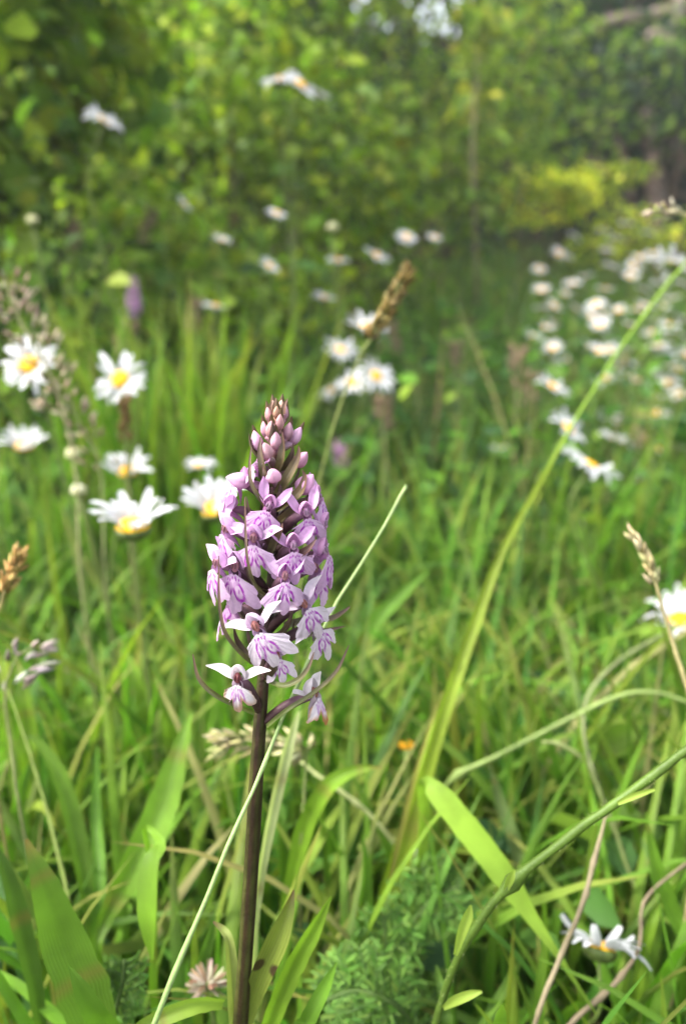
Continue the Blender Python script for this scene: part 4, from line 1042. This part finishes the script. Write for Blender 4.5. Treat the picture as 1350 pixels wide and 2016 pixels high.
def build_orchid():
    pts, w = px_path(stem_px)
    last = pts[-1]
    foot = np.array([last[0] - .012, last[1] + .012, 0.0]); foot[2] = float(ground_z(foot[0], foot[1]))
    pts = pts + [(last + foot) / 2 + np.array([-.002, -.002, 0]), foot - np.array([0, 0, .004])]; w = w + [.0048, .0055]
    q, ww = spline(pts, 90, w)
    o = thing('orchid', 'spotted orchid with a dense pink lilac flower spike on a dark stem, in sharp focus', 'orchid', foot)
    # ribbed stem: dark purplish brown above, greener below
    sides = 22; t = np.linspace(0, 1, 90)
    c = np.array([.020, .0085, .006])[None] * (1 - sstep(.35, .95, t))[:, None] + np.array([.018, .011, .003])[None] * sstep(.35, .95, t)[:, None]
    c = c * (1 + .12 * rng.normal(0, 1, (90, 1)))
    mb = MB().tube(q - foot, ww * .46, c, sides)
    v = mb.v[0].reshape(90, sides, 3); ctr = (q - foot)[:, None]
    rib = 1 + .05 * np.cos(np.arange(sides) * 2 * math.pi * 5 / sides)[None, :, None]
    mb.v[0] = (ctr + (v - ctr) * rib).reshape(-1, 3)
    gk = (.5 + .5 * np.cos(np.arange(sides) * 2 * math.pi * 5 / sides + 1))[None, :, None] ** 2 * (.25 + .75 * sstep(.3, .8, t))[:, None, None]
    gk = np.clip(gk * (1 + .35 * rng.normal(0, 1, (90, 1, 1))), 0, 1)
    mb.c[0] = (mb.c[0].reshape(90, sides, 3) * (1 - gk) + np.array([.045, .050, .010]) * gk).reshape(-1, 3)
    mb.build('stem', M_STEM, o)
    spx = np.array(stem_px, float)
    def axis(py):
        x = np.interp(py, spx[:, 1], spx[:, 0]); d = np.interp(py, spx[:, 1], spx[:, 2]); return P(x, py, d), x, d
    def rel(p): return np.asarray(p) - foot

    nl = [0]
    def flower(px, py, az, sty, lip=0, sep=0, sc=1.0, pitch=0, roll=0, ovary=True, attach=None, r=.0115, back=False, label=None):
        _, ax, ad = axis(py)
        dx = (px - ax) * ad / FPX
        off = math.sqrt(max(r * r - dx * dx, (.15 * r) ** 2))
        d = ad - off * (math.cos(R(az)) if abs(az) > 60 else 1) if not back else ad + off * .6
        p = P(px, py, d)
        S = STY[sty]
        az += rng.normal(0, 5); pitch += rng.normal(2, 5); roll += rng.normal(0, 6)
        M = Matrix.Translation(Vector(rel(p))) @ Matrix.Rotation(R(az), 4, 'Z') @ Matrix.Rotation(R(pitch) - R(15), 4, 'X') @ Matrix.Rotation(R(roll), 4, 'Y') @ Matrix.Scale(sc, 4)
        f = link('flower', S['hood'], o, M)
        if label: f['label'] = label
        nl[0] += 1
        link('lip', S['lips'][(lip + nl[0]) % len(S['lips'])], f)
        for m in S['sep'][sep % len(S['sep'])]:
            link('sepal', m, f)
        if ovary:
            ay = py + 48 if attach is None else attach
            a, _, _ = axis(min(ay, 1440))
            b = M @ Vector((0, 1.6 * MM, .3 * MM)); b = np.array(b)
            a = rel(a); out = nrm(b - a)
            qq, w2 = spline([a + out * .0008, a * .6 + b * .4 + np.array([0, 0, .0012]), a * .25 + b * .75 + np.array([0, 0, .0012]), b], 14, [.0011, .0014, .0013, .0007])
            col = np.linspace(0, 1, 14)[:, None]; col = np.array([[.040, .018, .018]]) * (1 - col ** 3) + np.array([[.24, .12, .19]]) * col ** 3
            Mi = np.array(M.inverted())
            mb = MB().tube(qq, w2, col, 9)
            mb.v = [vv @ Mi[:3, :3].T + Mi[:3, 3] for vv in mb.v]
            mb.build('ovary', M_STEM, f)
        return f
    # from the top down, as in the photograph
    flower(503, 918, -60, 'young', 0, 1, .48, -25, 0, r=.009)
    flower(468, 950, -70, 'young', 1, 1, .85, -30, 10)
    flower(629, 985, 68, 'young', 0, 1, .80, -8, 0)
    flower(527, 1002, -10, 'young', 1, 1, .78, -4, 16)
    flower(604, 1017, 24, 'young', 2, 1, .82, 0, -4)
    flower(446, 1004, -84, 'young', 2, 0, 1.05, 0, 0)
    flower(636, 1040, 70, 'young', 1, 1, .85, 0, 0)
    flower(500, 1068, -14, 'full', 1, 0, .94, 0, 6)
    flower(578, 1082, 10, 'young', 2, 0, .88, 0, -2)
    flower(444, 1050, -58, 'full', 0, 0, .95, 4, 10, r=.014)
    flower(640, 1092, 62, 'young', 0, 1, .95, 0, 0)
    flower(463, 1125, -24, 'full', 0, 1, 1.06, 2, 4)
    flower(426, 1118, -46, 'full', 1, 0, .95, 0, 8, r=.016)
    flower(561, 1142, 4, 'full', 1, 1, .86, 0, 14)
    flower(622, 1126, 48, 'full', 0, 0, 1.0, 0, -8)
    flower(455, 1190, -115, 'full', 1, 1, 1.0, 0, 0, back=True)
    flower(602, 1196, 26, 'pale', 0, 1, .95, 4, -22)
    flower(508, 1242, -6, 'pale', 0, 1, 1.0, 0, -24, label='pale flower with long narrow sepals on the lower spike')
    flower(626, 1240, 46, 'pale', 1, 0, .92, 8, -18)
    flower(548, 1296, 14, 'pale', 1, 0, .62, -25, 0, back=False, r=.006)
    flower(468, 1344, -12, 'old', 0, 1, .95, 4, 3, attach=1403, r=.012, label='small fading white flower with a browned lip')
    flower(622, 1372, 62, 'withered', 0, 0, 1.0, -14, 0, attach=1428, r=.014, label='withered flower with a curled brown lip')

    def bract(pts, wpx, col=(.075, .07, .028), tip=(.10, .045, .04), twist=.4, name='bract'):
        p = [P(a, b, d) for a, b, d in pts]; w = [k * .19 / FPX for k in wpx]
        qq, w2 = spline(p, 22, w); k = np.linspace(0, 1, 22)[:, None] ** 1.5
        c = np.asarray(col)[None] * (1 - k) + np.asarray(tip)[None] * k
        MB().blade(qq - foot, np.maximum(w2, .0002), c, CAMDIR(qq), twist, .35, 5).build(name, M_BRACT, o)
    G = (.105, .135, .035)
    bract([(500, 1404, .188), (470, 1390, .183), (425, 1368, .179), (392, 1335, .178), (380, 1288, .178)], [8, 10, 10, 8, 2], G)
    bract([(525, 1430, .190), (565, 1398, .186), (620, 1362, .186), (662, 1322, .188), (687, 1270, .190)], [8, 9, 9, 8, 2], G)
    bract([(525, 1338, .187), (555, 1350, .183), (585, 1340, .182), (607, 1315, .182), (618, 1284, .183)], [10, 11, 11, 8, 2], G)
    bract([(498, 1305, .186), (470, 1280, .181), (442, 1240, .179), (432, 1180, .179), (431, 1094, .18)], [10, 9, 8, 6, 2])
    bract([(560, 1232, .196), (600, 1222, .199), (650, 1218, .202), (675, 1205, .204), (689, 1194, .205)], [16, 16, 13, 9, 2])
    bract([(560, 1260, .197), (600, 1250, .20), (640, 1242, .203), (679, 1233, .205)], [16, 16, 11, 2])
    bract([(530, 1180, .185), (502, 1150, .178), (488, 1105, .176), (484, 1050, .177), (482, 978, .178)], [8, 7, 6, 5, 2])
    bract([(545, 1120, .186), (575, 1100, .182), (605, 1082, .18), (622, 1062, .18)], [18, 18, 13, 2], (.06, .03, .03))
    bract([(530, 1090, .184), (542, 1065, .180), (552, 1045, .179), (556, 1030, .179)], [14, 16, 10, 2])
    bract([(535, 1010, .184), (515, 985, .179), (495, 950, .178), (492, 915, .179), (495, 880, .18)], [9, 9, 8, 6, 2])
    bract([(545, 1000, .186), (568, 985, .184), (590, 968, .184), (600, 940, .184), (595, 925, .184)], [18, 20, 18, 10, 2], (.12, .095, .03))
    bract([(545, 975, .186), (560, 950, .184), (578, 918, .184), (588, 895, .184), (588, 878, .184)], [16, 20, 18, 10, 2], (.10, .085, .03))
    bract([(548, 1030, .187), (575, 1010, .186), (600, 990, .186), (610, 970, .187)], [18, 22, 16, 2], (.12, .095, .03))
    bract([(530, 950, .185), (518, 925, .181), (512, 890, .181), (513, 860, .182)], [13, 15, 10, 2])
    bract([(545, 930, .186), (553, 905, .184), (556, 875, .184), (556, 850, .184)], [13, 16, 11, 2], (.11, .09, .035))
    bract([(535, 960, .184), (524, 940, .180), (517, 918, .180)], [11, 12, 2])
    for i in range(30):                                                       # dark bracts filling the spike
        py = 880 + i * 15.5; a0 = i * 2.4
        if math.cos(a0) < -.3: pass
        c0, ax, ad = axis(py)
        dirv = np.array([math.sin(a0), -math.cos(a0), 0])
        p0 = c0 + dirv * .0012; ln = .0065 + .003 * (i / 30)
        p = [p0, p0 + dirv * ln * .45 + [0, 0, ln * .25], p0 + dirv * ln * .72 + [0, 0, ln * .7], p0 + dirv * ln * .78 + [0, 0, ln * 1.15]]
        qq, w2 = spline(p, 14, [.0022, .0028, .0018, .0002])
        k = np.linspace(0, 1, 14)[:, None]
        MB().blade(qq - foot, np.maximum(w2, .0001), np.array([[.07, .06, .025]]) * (1 - k) + np.array([[.07, .035, .035]]) * k, np.array([0, 0, 1.]) - dirv * .4, .2, .4, 5).build('bract', M_BRACT, o)

    # buds: px, py, length px, width px, lean from up (deg, + right), towards camera, colour, depth shift
    BR, PB, PP = (.46, .24, .25), (.52, .28, .36), (.58, .35, .50)
    buds = [(529, 816, 30, 15, -10, .15, BR, -.002), (538, 800, 24, 11, -5, .1, (.50, .30, .24), 0), (544, 812, 26, 13, 5, .25, (.42, .24, .16), -.003), (553, 800, 26, 13, 8, .1, (.55, .34, .26), .001), (561, 812, 28, 13, 8, .1, PB, 0),
            (550, 832, 34, 17, 8, .3, BR, -.004), (521, 845, 32, 15, -10, .2, PB, -.001), (534, 846, 36, 21, 2, .4, BR, -.005), (567, 849, 36, 20, 14, .2, PB, -.001), (543, 868, 38, 22, 0, .4, PB, -.006),
            (524, 888, 36, 25, -8, .6, (.48, .28, .32), -.008), (505, 868, 42, 23, -14, .05, PP, -.001), (583, 858, 40, 22, 30, .1, PP, .001), (592, 905, 40, 26, 42, .3, (.60, .30, .44), -.002), (538, 936, 30, 28, 0, 1.6, (.58, .33, .46), -.010),
            (602, 953, 50, 34, 38, .35, (.62, .33, .52), -.004), (470, 945, 50, 30, -78, .25, (.62, .36, .55), -.004)]
    for (px, py, L, W, lean, tow, col, dz) in buds:
        _, ax, ad = axis(py)
        p = P(px, py, ad + dz)
        sca = ad / FPX
        dv = nrm(CR * math.sin(R(lean)) + CU * math.cos(R(lean)) - CF * tow)
        n = 14; t = np.linspace(0, 1, n); ph = np.linspace(0, 2 * math.pi, 18, endpoint=False)
        prof = np.sin(math.pi * np.clip(t, .02, 1) ** .85) ** .75 * (1 - .25 * t) + .02
        u = nrm(np.cross(dv, CF)); b = np.cross(dv, u)
        ctr = p + dv[None] * ((t - .5) * L * sca)[:, None]
        lob = 1 + .07 * np.cos(3 * ph + px)
        v = ctr[:, None] + (.58 * W * sca * prof)[:, None, None] * lob[None, :, None] * (np.cos(ph)[None, :, None] * u + np.sin(ph)[None, :, None] * b)
        col = np.asarray(col); k = t[:, None, None]
        c = (col * .85) * (1 - k) + (col * 1.12 + .03) * k + 0 * ph[None, :, None]
        c = c * (1 - .18 * (np.cos(3 * ph + px) < -.75))[None, :, None]
        mb = MB().grid(v - foot, c, closed=True)
        a, _, _ = axis(min(py + 34, 1000))
        e = ctr[1]
        qq, w2 = spline([a, a * .5 + e * .5 + CU * .0006, e], 9, [.0009, .0011, .0008])
        bud = mb.build('bud', M_PETAL, o)
        kk = np.linspace(0, 1, 9)[:, None]
        MB().tube(qq - foot, w2, np.array([[.10, .07, .03]]) * (1 - kk) + (col * .7)[None] * kk, 8).build('ovary', M_STEM, bud)
        if py < 880:                                                          # a bract hugging each top bud
            p0 = a; s = dv * L * sca
            pp = [p0, ctr[2] - b * .0011, ctr[7] - b * W * sca * .55, ctr[12] - b * W * sca * .35 + dv * .0006, ctr[13] - b * W * sca * .2 + dv * .0016]
            qb, wb = spline(pp, 14, [.0014, .0022, .002, .0011, .0002])
            MB().blade(qb - foot, np.maximum(wb, .0001), np.linspace(1, .8, 14)[:, None] * np.array([[.13, .085, .045]]), b, 0, -.3, 5).build('bract', M_BRACT, bud)
    for pl in ([(541, 815, .189), (541, 798, .189), (543, 783, .189)], [(558, 815, .189), (560, 798, .189), (566, 785, .189)], [(534, 812, .189), (533, 800, .189), (536, 790, .189)]):
        bract(pl, [9, 8, 2], (.16, .09, .06), (.14, .08, .06))
    # stem leaf with dark spots, and basal leaves in the grass
    def stem_leaf(path, col, tip, tw=.25):
        pts, w = px_path(path); qq, w2 = spline(pts, 30, w)
        k = np.clip(1 - np.linspace(0, 1, 30) / .2, 0, 1)[:, None]
        MB().blade(qq - foot, np.maximum(w2, .0003), np.asarray(col)[None] * (1 - k) + np.asarray(tip)[None] * k, CAMDIR(qq), tw, .3, 9).build('leaf', M_OLEAF, o)
    stem_leaf([(578, 1752, .207, 3), (566, 1795, .206, 26), (545, 1850, .206, 46), (516, 1915, .208, 44), (494, 1975, .211, 34), (478, 2030, .213, 28)], (.15, .19, .03), (.12, .07, .03))
    stem_leaf([(420, 1815, .212, 4), (438, 1830, .212, 14), (450, 1850, .211, 18), (456, 1900, .211, 24), (462, 1980, .212, 30), (468, 2040, .213, 30)], (.20, .24, .06), (.16, .10, .05))
    b0 = foot + np.array([0, 0, .012])
    for a in (.5, 2.3, 4.1, 5.3):
        dv = np.array([math.cos(a), math.sin(a), 0]); qq, w2 = spline([b0 + dv * .11 + [0, 0, .05], b0 + dv * .07 + [0, 0, .05], b0 + dv * .03 + [0, 0, .03], b0], 24, [.001, .022, .020, .008])
        MB().blade(qq - foot, np.maximum(w2, .0005), (.08, .14, .025), (0, 0, 1), 0, .25, 7).build('leaf', M_OLEAF, o)
build_orchid()

# ------------------------------------------------------------------ two more orchids, far out of focus
def far_orchid(px, py, d, h, label):
    top = P(px, py - h / 2, d); bot = P(px, py + h / 2, d)
    base = np.array([bot[0] + .01, bot[1] + .02, 0.0]); base[2] = float(ground_z(base[0], base[1]))
    o = thing('orchid', label, 'orchid', base)
    q, _ = spline([top, bot, (bot + base) / 2, base - [0, 0, .004]], 20)
    MB().tube(q - base, .0017, (.06, .05, .025), 7).build('stem', M_STEM, o)
    n = 22
    for i in range(n):
        f = i / (n - 1); p = top * (1 - f) + bot * f; a = i * 2.4
        sc = .45 + .55 * f
        M = Matrix.Translation(Vector(p - base + np.array([math.sin(a), -math.cos(a), 0]) * .010 * sc)) @ Matrix.Rotation(a, 4, 'Z') @ Matrix.Scale(sc, 4)
        S = STY['young']; fl = link('flower', S['hood'], o, M); link('lip', S['lips'][i % 3], fl)
        for m in S['sep'][i % 2]: link('sepal', m, fl)
far_orchid(263, 578, .95, 62, 'blurred purple orchid spike far behind the wide open daisy')
far_orchid(668, 888, .90, 40, 'small blurred lilac orchid showing between orchid spike and tall culm')

# ------------------------------------------------------------------ added volume that veils and lightens the background like lens flare
def added_haze():
    m, nt, out = new_mat('added_veil_air')
    vol = nt.nodes.new('ShaderNodeVolumePrincipled')
    vol.inputs['Color'].default_value = (.97, .98, 1.0, 1)
    vol.inputs['Density'].default_value = .007
    vol.inputs['Anisotropy'].default_value = .2
    nt.links.new(vol.outputs[0], out.inputs['Volume'])
    v = np.array([[x, y, z] for x in (-125, 125) for y in (-65, 185) for z in (-1.6, 7.0)], float)
    f = np.array([[0, 1, 3, 2], [4, 6, 7, 5], [0, 4, 5, 1], [2, 3, 7, 6], [0, 2, 6, 4], [1, 5, 7, 3]])
    o = MB().add(v, f, (1, 1, 1)).build('added_haze', m, smooth=False)
    tag(o, 'added thin veil that lightens the background like lens flare', 'added_haze', kind='stuff')
added_haze()
